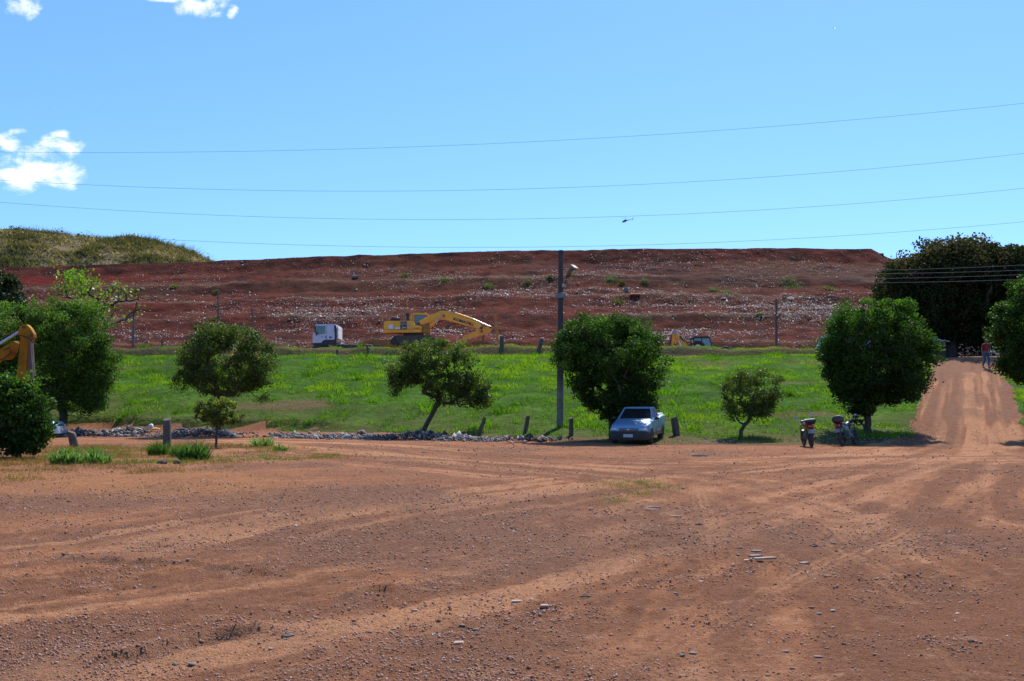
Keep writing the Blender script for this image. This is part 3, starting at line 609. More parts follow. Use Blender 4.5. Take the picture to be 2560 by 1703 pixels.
# ================================================================== EXCAVATOR ON LOW LOADER
YX = 95.0; s1 = YX / FP / 6.932
def c1(cx, cy): return ((cx - 590) * s1, (712 - cy) * s1)
O1 = Pt(940 + 590 / 6.932, 760 + 712 / 6.932, YX)
def PL(pts, f=c1): return [f(*p) for p in pts]
ex = tag(empty('excavator', O1), 'yellow tracked excavator with folded boom standing on an orange trailer', 'excavator')
b = MB(); b.prism(PL([(168, 330), (200, 312), (648, 312), (676, 330), (690, 390), (790, 392), (808, 410), (810, 462), (162, 462)]), -1.3, 1.3, bev=0.06); body = b.build('engine_housing', YEL, ex)
MB().prism(PL([(160, 465), (812, 465), (812, 505), (775, 512), (165, 520), (156, 500)]), -1.36, 1.36, bev=0.04).build('counterweight', YEL, ex)
b = MB(); b.prism(PL([(815, 360), (945, 360), (950, 540), (870, 545), (812, 510)]), -0.55, 0.2, bev=0.03); b.build('boom_bracket', YEL2, ex)
MB().prism(PL([(262, 312), (265, 275), (290, 262), (420, 265), (445, 285), (450, 312)]), -0.9, 0.6, bev=0.05).build('engine_hood', BLK, ex)
b = MB(); x, z = c1(560, 300); b.cyl((x, -0.5, z + 0.35), 'z', 0.13, 0.8, 14); b.box(x - .17, x + .17, -.75, -.3, z + 0.45, z + 0.7, 0.03); b.build('air_filter', BLK, ex)
# cab on the far side
cf = MB()
def bar(mb, a, c, y, r=0.05): mb.tube([(a[0], y, a[1]), (c[0], y, c[1])], r, 6)
cabp = PL([(605, 312), (612, 178), (645, 160), (880, 168), (908, 190), (925, 300), (900, 460), (640, 460)])
for y in (0.25, 1.2):
    for i in range(len(cabp)):
        if i == 6: continue
        bar(cf, cabp[i], cabp[(i + 1) % len(cabp)], y, 0.055)
    bar(cf, c1(640, 165), c1(650, 400), y, 0.07)
    bar(cf, c1(612, 178), c1(612, 312), y, 0.09)
for p in cabp: cf.tube([(p[0], .25, p[1]), (p[0], 1.2, p[1])], .05, 6)
cab = cf.build('cab', YEL, ex)
MB().prism(PL([(606, 176), (645, 158), (880, 165), (905, 186), (640, 182)]), .2, 1.25, bev=.02).build('cab_roof', YEL, cab)
g1 = MB()
g1.prism(PL([(652, 190), (880, 192), (905, 210), (912, 300), (890, 440), (652, 440)]), 0.28, 0.30); g1.build('window', GLT, cab)
MB().prism(PL([(652, 190), (880, 192), (905, 210), (912, 300), (890, 440), (652, 440)]), 1.15, 1.17).build('window', GLT, cab)
MB().box(c1(700, 0)[0], c1(800, 0)[0], .5, .95, c1(0, 430)[1], c1(0, 300)[1], .06).build('driver_seat', BLK, cab)
# boom, cylinders, stick, bucket
bm_ = MB(); bm_.prism(PL([(722, 350), (735, 320), (785, 275), (900, 218), (1130, 120), (1235, 124), (1420, 182), (1690, 285), (1800, 340), (1850, 392), (1835, 440), (1780, 432), (1400, 330), (1190, 272), (1100, 276), (860, 352), (760, 376)]), -0.27, 0.27, bev=0.03)
boom = bm_.build('boom', YEL, ex)
for p in ((1172, 212), (745, 348), (1828, 420)):
    x, z = c1(*p); MB().cyl((x, 0, z), 'y', 0.13, 0.72, 16).build('pin', DRK, boom)
for y in (-0.43, 0.43):
    a, c, d_ = c1(845, 475), c1(1010, 320), c1(1172, 212)
    q = MB().tube([(a[0], y, a[1]), (c[0], y, c[1])], 0.105, 12).build('boom_cylinder', YEL, ex, True)
    MB().tube([(c[0], y, c[1]), (d_[0], y, d_[1])], 0.055, 10).build('piston_rod', CHR, q, True)
a, c, d_ = c1(1370, 170), c1(1680, 278), c1(1985, 398)
q = MB().tube([(a[0], 0, a[1] + .06), (c[0], 0, c[1] + .08)], 0.09, 12).build('stick_cylinder', YEL, ex, True)
MB().tube([(c[0], 0, c[1] + .08), (d_[0], 0, d_[1])], 0.075, 12).build('piston_rod', CHR, q, True)
st = MB(); st.prism(PL([(2020, 418), (1975, 500), (1840, 550), (1800, 556), (1640, 585), (1500, 660), (1470, 650), (1490, 610), (1600, 525), (1820, 435), (1850, 405), (1985, 395)]), -0.2, 0.2, bev=0.03)
stick = st.build('stick', YEL, ex)
for p in ((1832, 480), (1985, 410)):
    x, z = c1(*p); MB().cyl((x, 0, z), 'y', 0.11, 0.52, 14).build('pin', DRK, stick)
a, c = c1(1840, 565), c1(1600, 690); MB().tube([(a[0], 0, a[1]), (c[0], 0, c[1])], 0.07, 10).build('bucket_cylinder', YEL2, ex, True)
MB().prism(PL([(1480, 640), (1600, 640), (1660, 700), (1640, 712), (1500, 712), (1400, 690), (1420, 650)]), -0.55, 0.55, bev=0.04).build('bucket', YEL2, ex)
MB().cyl((*[c1(650, 535)[0], 0], c1(650, 535)[1]), 'z', 0.95, 0.35, 24).build('turntable', DRK, ex)
for y in (-1.1, 1.1):
    t_ = MB(); t_.prism(PL([(296, 645), (318, 598), (365, 570), (960, 566), (1020, 590), (1040, 635), (1022, 682), (980, 712), (345, 712), (302, 685)]), y - .29, y + .29, bev=0.03)
    outl = PL([(296, 645), (318, 598), (365, 568), (960, 564), (1020, 588), (1042, 635), (1024, 684), (980, 712), (345, 712), (300, 686), (296, 645)])
    for (p, r_) in zip(outl[:-1], outl[1:]):
        L = math.dist(p, r_); k = max(1, int(L / 0.17))
        for i in range(k):
            f = (i + .5) / k; an = math.atan2(r_[1] - p[1], r_[0] - p[0])
            t_.box(-.05, .05, y - .32, y + .32, -.03, .03, M=Matrix.Translation((p[0] + (r_[0] - p[0]) * f, 0, p[1] + (r_[1] - p[1]) * f)) @ Matrix.Rotation(-an, 4, 'Y'))
    tr = t_.build('track', DRK, ex)
    for cx in range(400, 960, 62): x, z = c1(cx, 695); MB().cyl((x, y - .3, z + .04), 'y', 0.1, .12, 12).build('roller', BLK, tr)
    for cx in (350, 985): x, z = c1(cx, 640); MB().cyl((x, y - .3, z), 'y', 0.24, .1, 16).build('sprocket', BLK, tr)
fy = -1.315
def plate(name, pts, m, y=fy, th=0.02, parent=body): return MB().prism(PL(pts), y - th, y, bev=0).build(name, m, parent)
plate('decal_panel', [(450, 322), (560, 322), (556, 460), (450, 460)], INK)
for k in range(3): plate('stripe', [(452, 330 + 20 * k), (558, 330 + 20 * k), (557, 339 + 20 * k), (452, 339 + 20 * k)], pm('stripe_grey', (.3, .27, .34)), fy - .02, .006)
plate('white_panel', [(250, 375), (326, 375), (326, 455), (250, 455)], DEC)
plate('white_panel', [(364, 424), (444, 424), (444, 455), (364, 455)], DEC)
plate('sticker', [(590, 368), (636, 368), (636, 418), (590, 418)], pm('pale_sticker', (.55, .5, .4)))
def tx(body_, cx, cy, hpx, m, par, y, rot=0, bold=0.0, xs=1.0):
    x, z = c1(cx, cy); text('lettering', body_, hpx * s1 / 0.7, m, par, (x, y, z), (R(90), R(rot), 0), 0.004, bold, xs)
tx('210', 507, 433, 26, pm('letter_white', (.8, .8, .85)), body, fy - .03, 0, 0.006, 1.2)
tx('PC', 488, 400, 18, pm('letter_ochre', (.45, .35, .1)), body, fy - .03, 0, 0.003)
tx('KOMATSU', 732, 440, 13, INK, body, fy - .03, 0, 0.003, 1.3)
tx('KOMATSU', 1515, 315, 44, pm('letter_navy', (.02, .02, .06)), boom, -0.285, 17.3, 0.016, 1.22)

# low loader and tractor unit
gnd = 6.1
lo_ = tag(empty('low_loader_trailer', Vector((O1.x, YX, gnd))), 'long orange low loader trailer with raised loading ramps carrying the excavator', 'trailer')
dz = O1.z - gnd
def c1g(cx, cy): x, z = c1(cx, cy); return (x, z + dz)
MB().prism([c1g(*p) for p in [(-270, 700), (-260, 690), (-40, 632), (285, 632), (300, 716), (2125, 716), (2125, 748), (250, 752), (-20, 716), (-40, 706)]], -1.25, 1.25, bev=.03).build('deck', ORG, lo_)
for y in (-1.0, 1.0):
    MB().prism([c1g(*p) for p in [(2050, 195), (2068, 185), (2090, 235), (2140, 740), (2095, 745)]], y - .3, y + .3, bev=.02).build('ramp', YEL2, lo_)
for cx in (1560, 1760, 1960):
    x, z = c1g(cx, 0)
    for y in (-1.05, 1.05):
        wv = MB().torus((x, y, .42), 'y', .30, .13, 20, 8, 1.3).build('wheel', TYR, lo_, True); MB().cyl((x, y, .42), 'y', .2, .2, 14).build('rim', DRK, wv)
YT = 92.0; s2 = YT / FP / 17.42; T0 = Pt(760 + 1000 / 17.42, 790 + 1290 / 17.42, YT); dz2 = T0.z - gnd
def c2(cx, cy): return ((cx - 1000) * s2, (1290 - cy) * s2 + dz2)
tk = tag(empty('truck', Vector((T0.x, YT, gnd))), 'white tractor truck with a sleeper cab facing left behind the berm', 'truck')
PL2 = lambda pts: [c2(*p) for p in pts]
side = [(480, 1190), (488, 860), (545, 780), (588, 470), (590, 405), (1440, 400), (1505, 445), (1520, 1075), (1090, 1078), (1000, 1090), (930, 1130), (865, 1215), (500, 1215)]
cb_ = MB(); cb_.prism(PL2(side), -1.2, 1.2, bev=.06); cbo = cb_.build('cab', WHT, tk)
yf = -1.21
def p2(name, pts, m, par, th=.02, y=yf): return MB().prism(PL2(pts), y - th, y, bev=0).build(name, m, par)
dr = p2('door', [(520, 1205), (520, 870), (600, 790), (640, 470), (1080, 470), (1085, 1070), (990, 1085), (925, 1122), (862, 1205)], WHT, cbo, .015)
p2('window', [(672, 505), (1042, 505), (1042, 790), (1010, 815), (740, 845), (665, 760)], GLT, dr, .03)
p2('window_frame', [(655, 490), (1056, 490), (1056, 505), (655, 505)], BLK, dr, .035)
p2('door_handle', [(1042, 912), (1070, 912), (1070, 1015), (1042, 1015)], BLK, dr, .05)
p2('emblem', [(845, 925), (925, 920), (935, 985), (850, 990)], pm('emblem_grey', (.25, .25, .33), (.4, .4, .48), 40), dr, .022)
p2('side_vent', [(1205, 938), (1310, 938), (1310, 998), (1205, 998)], BLK, cbo, .03)
p2('panel_seam', [(1088, 440), (1094, 440), (1094, 1072), (1088, 1072)], pm('seam_grey', (.2, .2, .25)), cbo, .004)
p2('rear_trim', [(1420, 440), (1505, 470), (1525, 1290), (1445, 1290), (1440, 780), (1425, 740)], BLK, cbo, .04)
MB().prism(PL2([(1528, 480), (1585, 520), (1582, 1030), (1530, 1030)]), -1.1, 1.1, bev=.03).build('air_deflector', WHW, cbo)
p2('wheel_arch', [(862, 1218), (930, 1132), (1000, 1092), (1090, 1080), (1520, 1078), (1520, 1300), (862, 1300)], BLK, tk, .02)
MB().prism(PL2([(500, 1222), (870, 1222), (870, 1420), (510, 1420)]), -1.2, 1.2, bev=.04).build('bumper', BLK, tk)
MB().prism(PL2([(560, 395), (700, 395), (700, 455), (560, 470)]), -1.15, 1.15, bev=.03).build('sun_visor', BLK, cbo)
for y in (-1.42, 1.42):
    mr_ = MB(); mr_.box(c2(590, 0)[0], c2(655, 0)[0], y - .06, y + .06, c2(0, 770)[1], c2(0, 500)[1], .03); mr_.box(c2(640, 0)[0], c2(715, 0)[0], y - .05, y + .05, c2(0, 890)[1], c2(0, 760)[1], .03); mr_.tube([(c2(620, 0)[0], y, c2(0, 510)[1]), (c2(640, 0)[0], y * .84, c2(0, 440)[1])], .03, 6); mr_.build('mirror', BLK, cbo)
MB().box(c2(1500, 0)[0], c2(3300, 0)[0], -.45, .45, .75, 1.05, .02).build('chassis', DRK, tk)
MB().prism([(c2(1590, 0)[0], 1.05), (c2(1700, 0)[0], 1.35), (c2(1750, 0)[0], 1.1)], -.5, .5).build('hitch', CHR, tk)
for cx in (1000, 2300, 2900):
    for y in (-1.0, 1.0):
        x = c2(cx, 0)[0]; wv = MB().torus((x, y, .52), 'y', .37, .16, 22, 8, 1.1).build('wheel', TYR, tk, True); MB().cyl((x, y, .52), 'y', .27, .24, 16).build('rim', WHW, wv)

# ================================================================== BACKHOE LOADER BEHIND THE BERM
YB = 92.0; s3 = YB / FP / 13.865; B0 = Pt(1650 + 1300 / 13.865, 800 + 920 / 13.865, YB); dz3 = B0.z - gnd
def c3(cx, cy): return ((cx - 1300) * s3, (920 - cy) * s3 + dz3)
PL3 = lambda pts: [c3(*p) for p in pts]
bh = tag(empty('backhoe_loader', Vector((B0.x, YB, gnd))), 'orange yellow backhoe loader with folded arm and dark cab half hidden by the berm', 'backhoe loader')
ORY = pm('orange_yellow_paint', (0.85, 0.36, 0.01), (0.7, 0.28, 0.01), 2, .45)
bo = MB().prism(PL3([(540, 500), (600, 545), (720, 690), (890, 800), (940, 850), (960, 1050), (1000, 1300), (860, 1300), (740, 940), (620, 720), (535, 600)]), -.16, .16, bev=.02).build('boom', ORY, bh)
MB().prism(PL3([(625, 735), (680, 735), (745, 885), (690, 885)]), -.18, -.162).build('white_panel', DEC, bo)
MB().prism(PL3([(410, 455), (545, 480), (548, 600), (500, 760), (430, 1000), (370, 1000), (398, 700)]), -.13, .13, bev=.02).build('dipper', ORY, bh)
MB().prism(PL3([(408, 415), (440, 370), (490, 350), (560, 385), (575, 450), (530, 490), (470, 485), (405, 460)]), -.2, .2, bev=.02).build('knuckle', pm('dull_steel', (.38, .37, .42)), bh)
a, c = c3(570, 400), c3(860, 770); MB().tube([(a[0], 0, a[1]), ((a[0] * .6 + c[0] * .4), 0, (a[1] * .6 + c[1] * .4))], .05, 8).build('piston_rod', CHR, bh)
MB().tube([((a[0] * .6 + c[0] * .4), 0, (a[1] * .6 + c[1] * .4)), (c[0], 0, c[1])], .09, 8).build('hydraulic_cylinder', DRK, bh)
MB().prism(PL3([(300, 820), (360, 640), (395, 500), (400, 700), (340, 900)]), -.1, .1).build('linkage', DRK, bh)
MB().prism(PL3([(240, 1000), (290, 850), (340, 850), (430, 1000), (470, 1150), (380, 1250), (250, 1200)]), -.35, .35, bev=.03).build('bucket', DRK, bh)
cabp3 = PL3([(1118, 640), (1130, 622), (1640, 610), (1662, 640), (1710, 800), (1770, 1020), (1130, 1020)])
cf = MB()
for y in (-.75, .75):
    for i in range(len(cabp3)): bar(cf, cabp3[i], cabp3[(i + 1) % len(cabp3)], y, .06)
    bar(cf, c3(1382, 620), c3(1382, 1020), y, .07)
for p in cabp3: cf.tube([(p[0], -.75, p[1]), (p[0], .75, p[1])], .05, 6)
cb3 = cf.build('cab', BLK, bh)
MB().prism(PL3([(1085, 625), (1110, 600), (1640, 585), (1680, 615), (1670, 655), (1115, 660)]), -.85, .85, bev=.03).build('roof', BLK, cb3)
for w_p in ([(1140, 665), (1370, 660), (1370, 1010), (1140, 1010)], [(1400, 660), (1640, 655), (1745, 1010), (1400, 1010)]): MB().prism(PL3(w_p), -.80, -.78).build('window', pm('dusty_glass', (.20, .32, .36), (.12, .22, .26), 4, .25), cb3)
MB().prism(PL3([(1715, 790), (1735, 790), (1790, 1020), (1750, 1020)]), -.6, .6).build('exhaust_stack', WHW, bh)
MB().prism(PL3([(980, 1040), (2300, 1040), (2350, 1250), (2300, 1400), (980, 1400)]), -.55, .55, bev=.05).build('body', ORY, bh)
for (x, r) in ((c3(1250, 0)[0], .7), (c3(2200, 0)[0], .45)):
    for y in (-.85, .85):
        wv = MB().torus((x, y, r), 'y', r * .72, r * .28, 22, 8, 1.2).build('wheel', TYR, bh, True); MB().cyl((x, y, r), 'y', r * .5, .2, 16).build('rim', WHW, wv)

# ================================================================== CARS
def ringsec(y, w0, w1, w2, z0, z1, z2, z3, cr=0.06):
    """half widths at sill, belt, top edge; heights sill, belt, shoulder, top"""
    r = [(w0 - .05, z0), (w0, z0 + .06), (w1, (z0 + z1) / 2), (w1, z1), (w2 + .02, z2), (w2 - .10, z3)]
    return [Vector((x, y, z)) for x, z in r] + [Vector((0, y, z3 + 0.015))] + [Vector((-x, y, z)) for x, z in r[::-1]] + [Vector((0, y, z0 - .0))]
def wheels(root, fy_, ry_, hw, r, m_rim=DRK):
    for y in (fy_, ry_):
        for sx in (-1, 1):
            wv = empty('wheel', (sx * (hw - .1), y, r)); wv.parent = root
            MB().torus((0, 0, 0), 'x', r * .76, r * .24, 24, 10, 1.55).build('tyre', TYR, wv, True)
            q = MB(); q.cyl((0, 0, 0), 'x', r * .62, .13, 20)
            for k in range(5): q.box(.06 * sx - .012, .06 * sx + .022, -.03, .03, .05, r * .56, M=Matrix.Rotation(k * 2 * math.pi / 5, 4, 'X'))
            q.build('rim', m_rim, wv)
def car(name, loc, rz, rx, paint, kind, label, cat, ry=0.0, dirt=None):
    root = tag(empty(name, loc, rz, rx, ry), label, cat); b = MB()      # local: front towards -y
    if kind == 'pickup':
        secs = [ringsec(-2.10, .70, .74, .62, .42, .60, .66, .68), ringsec(-2.02, .78, .80, .70, .34, .62, .74, .78), ringsec(-1.7, .82, .83, .76, .32, .66, .82, .88),
                ringsec(-1.1, .83, .835, .78, .30, .70, .90, .97), ringsec(-.78, .83, .84, .79, .28, .72, .95, 1.02), ringsec(.2, .83, .84, .80, .28, .74, .97, 1.0),
                ringsec(.75, .83, .845, .81, .28, .76, 1.0, 1.04), ringsec(.85, .83, .845, .82, .28, .76, 1.02, 1.08), ringsec(2.0, .83, .845, .82, .36, .78, 1.03, 1.10), ringsec(2.16, .80, .82, .78, .44, .78, 1.02, 1.09)]
        hw = .845
    else:
        secs = [ringsec(-1.95, .66, .72, .60, .40, .56, .64, .68), ringsec(-1.85, .76, .79, .68, .30, .60, .76, .80), ringsec(-1.4, .80, .82, .74, .27, .66, .86, .92), ringsec(-.9, .81, .83, .76, .26, .70, .92, .99),
                ringsec(.9, .81, .83, .76, .26, .72, .95, 1.0), ringsec(1.6, .80, .82, .72, .28, .74, .95, 1.0), ringsec(1.85, .72, .76, .66, .36, .74, .92, .97)]
        hw = .83
    b.loft(secs); bodyo = b.build('body', paint, root, True, 40)
    bumper = MB(); e0 = secs[0][0].y
    bumper.loft([[Vector((x * s_, e0 + o, z)) for x, z in ((.80, .22), (.84, .30), (.84, .50), (.78, .58), (-.78, .58), (-.84, .50), (-.84, .30), (-.80, .22))] for o, s_ in ((.30, 1.02), (.10, 1.0), (-.04, .94), (-.09, .80))])
    bumper.build('bumper', BLK if kind == 'pickup' else paint, root, True, 50)
    # greenhouse
    gy = (-.72, -.05, .50, .80) if kind == 'pickup' else (-.80, .0, .95, 1.62)
    zr = 1.43 if kind == 'pickup' else 1.43; zb = 1.0
    A = [Vector((s * .72, gy[0], zb)) for s in (1, -1)]; B_ = [Vector((s * .58, gy[1], zr)) for s in (1, -1)]; C = [Vector((s * .58, gy[2], zr)) for s in (1, -1)]; D = [Vector((s * .74, gy[3], zb + .04)) for s in (1, -1)]
    gh = MB(); 
    for s in (0, 1):
        gh.tube([A[s], B_[s]], .035, 6); gh.tube([B_[s], C[s]], .04, 6); gh.tube([C[s], D[s]], .05, 6)
        m0 = B_[s].lerp(C[s], .45); m1 = A[s].lerp(D[s], .62); gh.tube([m0, m1], .04, 6); gh.tube([A[s], D[s]], .04, 6)
    gh.loft([[B_[0] + Vector((0, -.02, 0)), B_[1] + Vector((0, -.02, 0)), B_[1] + Vector((.1, 0, .05)), B_[0] + Vector((-.1, 0, .05))], [C[0], C[1], C[1] + Vector((.1, 0, .05)), C[0] + Vector((-.1, 0, .05))]])
    gh.tube([B_[0], B_[1]], .03, 6); gh.tube([C[0], C[1]], .03, 6)
    gho = gh.build('cabin', paint, root, True, 50)
    MB().loft([[A[0], A[1], A[1] + Vector((0, .03, 0)), A[0] + Vector((0, .03, 0))], [B_[0], B_[1], B_[1] + Vector((0, .03, -.01)), B_[0] + Vector((0, .03, -.01))]]).build('windscreen', GLS, gho)
    MB().loft([[C[0], C[1], C[1] + Vector((0, -.03, 0)), C[0] + Vector((0, -.03, 0))], [D[0], D[1], D[1] + Vector((0, -.03, 0)), D[0] + Vector((0, -.03, 0))]]).build('rear_window', GLS, gho)
    gm = pm('side_glass', (.10, .17, .30), (.08, .13, .25), 2, .05, spec=.9)
    for s in (0, 1):
        w_ = MB(); th = Vector(((-.02 if s == 0 else .02), 0, 0)); w_.loft([[A[s], B_[s], C[s], D[s]], [A[s] + th, B_[s] + th, C[s] + th, D[s] + th]]); w_.build('side_window', gm, gho)
    fy0 = secs[1][0].y
    for s in (-1, 1):
        MB().ball((s * .62, e0 + .05, .64 if kind == 'pickup' else .62), .17, .10, .075).build('headlight', LMP, root, True)
        q = MB(); q.ball((s * .93, -.62, 1.04), .10, .07, .075); q.tube([(s * .93, -.62, 1.02), (s * .8, -.6, .99)], .03, 6); q.build('side_mirror', BLK, root, True)
        if kind == 'pickup': MB().box(s * .85 - .012, s * .85 + .012, .28, .42, .84, .88, .008).build('door_handle', BLK, root)
        MB().box(s * .78 - .05, s * .78 + .05, secs[-1][0].y - .02, secs[-1][0].y + .02, .72, .98, .01).build('tail_light', AMB, root)
        for y in ((-1.32, 1.38) if kind == 'pickup' else (-1.25, 1.2)):
            q = MB(); q.prism([(y + .37 * math.cos(a), .31 + .39 * math.sin(a)) for a in np.linspace(-.2, math.pi + .2, 14)], s * (hw - .10), s * (hw + .004), 'x'); q.build('wheel_arch', BLK, root)
        if kind == 'pickup':
            MB().prism([(-.90, .30), (.96, .30), (.98, .50), (-.92, .47)], s * (hw - .02), s * (hw + .012), 'x').build('sill', pm('mud_splash', (.20, .09, .06), (.12, .07, .05), 6, .9), root)
    gr = MB(); gr.box(-.40, .40, e0 - .05, e0 + .1, .60, .69, .015); gr.build('grille', BLK, root)
    MB().box(-.38, .38, e0 - .065, e0 - .045, .635, .648).build('grille_trim', CHR, root)
    MB().ball((0, e0 - .07, .645), .045, .015, .04).build('emblem', CHR, root)
    pl = MB().box(-.2, .2, e0 - .115, e0 - .10, .33, .46, .006).build('number_plate', PLT, root)
    if kind == 'pickup':
        MB().box(-.74, .74, .88, 2.10, 1.085, 1.125, .015).build('tonneau_cover', pm('cream_canvas', (.60, .57, .56), (.5, .47, .46), 5, .8), root)
        MB().box(-.3, .3, e0 - .1, e0 - .07, .46, .52).build('air_intake', BLK, root)
        MB().tube([(.1, -.05, 1.32), (-.1, -.05, 1.32)], .03, 6).build('rear_view_mirror', pm('mirror_grey', (.2, .2, .2)), root)
        wheels(root, -1.32, 1.38, hw, .31)
    else: wheels(root, -1.25, 1.2, hw, .30)
    return root
pf = G(1571, 1112); rzp = R(-18); fwd = Vector((math.sin(rzp), -math.cos(rzp), 0)); ctr = Vector((pf.x, pf.y, 0)) - fwd * 2.15
za = hz(ctr.x + fwd.x * 1.32, ctr.y + fwd.y * 1.32); zb_ = hz(ctr.x - fwd.x * 1.38, ctr.y - fwd.y * 1.38)
pitch = math.atan2(zb_ - za, 2.7)
car('pickup_truck', (ctr.x, ctr.y, (za + zb_) / 2 + .02), R(-18), pitch, SIL, 'pickup', 'silver blue compact pickup parked nose down in the shade of a dense tree', 'pickup truck')
cp = Pt(106, 1066, 50); car('parked_car', (cp.x - 1.3, 50.4, hz(cp.x, 50.4)), R(97), 0, LBL, 'hatch', 'pale blue car at the far left with only its nose showing behind the bush', 'car')
cp = Pt(2075, 868, 90); car('parked_car', (cp.x + .9, 90, 5.95), R(-70), 0, WHT, 'hatch', 'white car roof peeping over the berm beside the dense round tree', 'car')
q = tag(empty('parked_van', (Pt(2075, 0, 94).x, 94, 6.0)), 'blue windowed van mostly hidden behind the dense round tree on the right', 'van')
MB().prism([(-1.15, .4), (3.6, .4), (3.6, 2.15), (-.6, 2.15), (-1.0, 1.2), (-1.15, 1.1)], -.9, .9, bev=.08).build('body', pm('van_blue', (.25, .35, .62), (.2, .3, .55), 2, .4), q)
MB().prism([(-.82, 1.3), (0, 1.3), (0, 2.0), (-.6, 2.0)], -.93, -.91).build('window', GLS, q)
for x in (-.3, 2.8):
    for y in (-.8, .8): MB().torus((x, y, .35), 'y', .25, .1, 18, 8, 1.2).build('wheel', TYR, q, True)

# ================================================================== MOTORCYCLES (front towards +y)
def moto(loc, rz, lean, label, tank, case, trim, pl):
    root = tag(empty('motorcycle', loc, rz, 0, lean), label, 'motorcycle', 'motorcycles parked at the edge of the grass')
    for y, nm in ((-.62, 'w'), (.66, 'w')):
        wv = empty('wheel', (0, y, .30)); wv.parent = root
        MB().torus((0, 0, 0), 'x', .25, .052, 24, 8, 1.0).build('tyre', TYR, wv, True)
        q = MB(); q.torus((0, 0, 0), 'x', .20, .015, 20, 6); q.cyl((0, 0, 0), 'x', .05, .12, 10)
        for k in range(6): q.box(-.012, .012, -.012, .012, 0, .2, M=Matrix.Rotation(k * math.pi / 3, 4, 'X'))
        q.build('rim', DRK, wv)
    q = MB()
    q.tube([(0, .38, .98), (0, .30, .72), (0, .12, .42), (0, -.2, .34)], .025); q.tube([(0, .34, .86), (0, -.1, .82), (0, -.7, .86)], .022)
    for s in (-1, 1): q.tube([(.07 * s, -.15, .36), (.085 * s, -.62, .30)], .025); q.tube([(.09 * s, -.62, .3), (.1 * s, -.42, .78)], .03)
    q.build('frame', BLK, root)
    q = MB(); q.box(-.12, .12, -.12, .22, .28, .50, .03); q.cyl((0, .12, .56), 'z', .085, .2, 12); q.box(-.17, .17, -.05, .12, .32, .42, .03); q.build('engine', pm('engine_grey', (.16, .16, .17), (.08, .08, .08), 8, .5, metal=.6), root)
    q = MB(); q.loft([[Vector((w_ * math.cos(a), y, z + h_ * math.sin(a))) for a in np.linspace(0, 2 * math.pi, 12, endpoint=False)] for y, w_, h_, z in ((.36, .05, .05, .90), (.3, .11, .10, .88), (.12, .14, .12, .87), (-.06, .10, .09, .84), (-.12, .04, .04, .82))])
    q.build('fuel_tank', tank, root, True)
    q = MB(); q.loft([[Vector((w_ * x_, y, z + h_ * z_)) for x_, z_ in ((-1, -.5), (-1, .6), (-.7, 1), (.7, 1), (1, .6), (1, -.5))] for y, w_, h_, z in ((-.02, .09, .05, .84), (-.25, .13, .06, .83), (-.5, .12, .06, .88), (-.68, .08, .04, .91))]); q.build('seat', BLK, root, True)
    for s in (-1, 1):
        MB().prism([(-.08, .62), (-.1, .78), (-.6, .86), (-.72, .84), (-.5, .70), (-.2, .60)], s * .09, s * .115, 'x', bev=.008).build('side_panel', trim, root)
        MB().tube([(.1 * s, .66, .30), (.1 * s, .46, .86)], [.028, .022]).build('fork', DRK, root)
        q = MB(); q.tube([(0, .40, .99), (s * .18, .36, 1.02), (s * .33, .26, 1.01)], .014); q.tube([(s * .24, .32, 1.01), (s * .35, .24, 1.01)], .02); q.build('handlebar', BLK, root)
        q = MB(); q.tube([(s * .22, .33, 1.02), (s * .27, .31, 1.18)], .008); q.ball((s * .30, .29, 1.21), .065, .018, .04); mo = q.build('mirror', pm('mirror_shell', (.35, .45, .65), (.3, .4, .6), 5, .08, metal=.7), root, True)
        MB().ball((s * .16, -.72, .76), .03, .03, .03, sub=1).build('indicator', AMB, root)
        MB().tube([(s * .12, .02, .30), (s * .26, .02, .29)], .015).build('foot_peg', BLK, root)
    q = MB(); q.tube([(.1, .2, .34), (.13, .05, .24), (.15, -.3, .27), (.16, -.72, .36)], [.02, .022, .04, .045], 10); q.build('exhaust', DRK, root, True)
    q = MB(); q.loft([[Vector((w_, y, z)), Vector((w_ * .9, y, z + .02)), Vector((-w_ * .9, y, z + .02)), Vector((-w_, y, z))] for y, z, w_ in ((.36, .42, .06), (.5, .60, .07), (.66, .64, .07), (.84, .56, .065))]); q.build('front_fender', tank, root)
    q = MB(); q.prism([(-.55, .80), (-.86, .80), (-.94, .45), (-.88, .45), (-.80, .72), (-.55, .72)], -.08, .08, 'x', bev=.01); q.build('rear_fender', BLK, root)
    MB().box(-.10, .10, -.90, -.80, .78, .88, .02).build('tail_light', AMB, root)
    p = MB().box(-.10, .10, -.955, -.945, .56, .70, .004).build('number_plate', pm('plate_blue', (.28, .33, .48), (.2, .24, .38), 30, .4), root)
    text('lettering', pl, .055, INK, p, (0, -.958, .63), (R(90), 0, 0), .001)
    q = MB(); q.ball((0, .52, .88), .095, .07, .09); q.build('headlight', LMP, root, True); MB().box(-.11, .11, .40, .50, .92, 1.04, .03).build('instrument_cluster', BLK, root)
    MB().tube([(-.02, -.05, .3), (-.2, -.12, .01)], .012).build('side_stand', BLK, root)
    q = MB(); q.box(-.13, .13, -.95, -.5, .90, .92, .005); q.build('rear_rack', BLK, root)
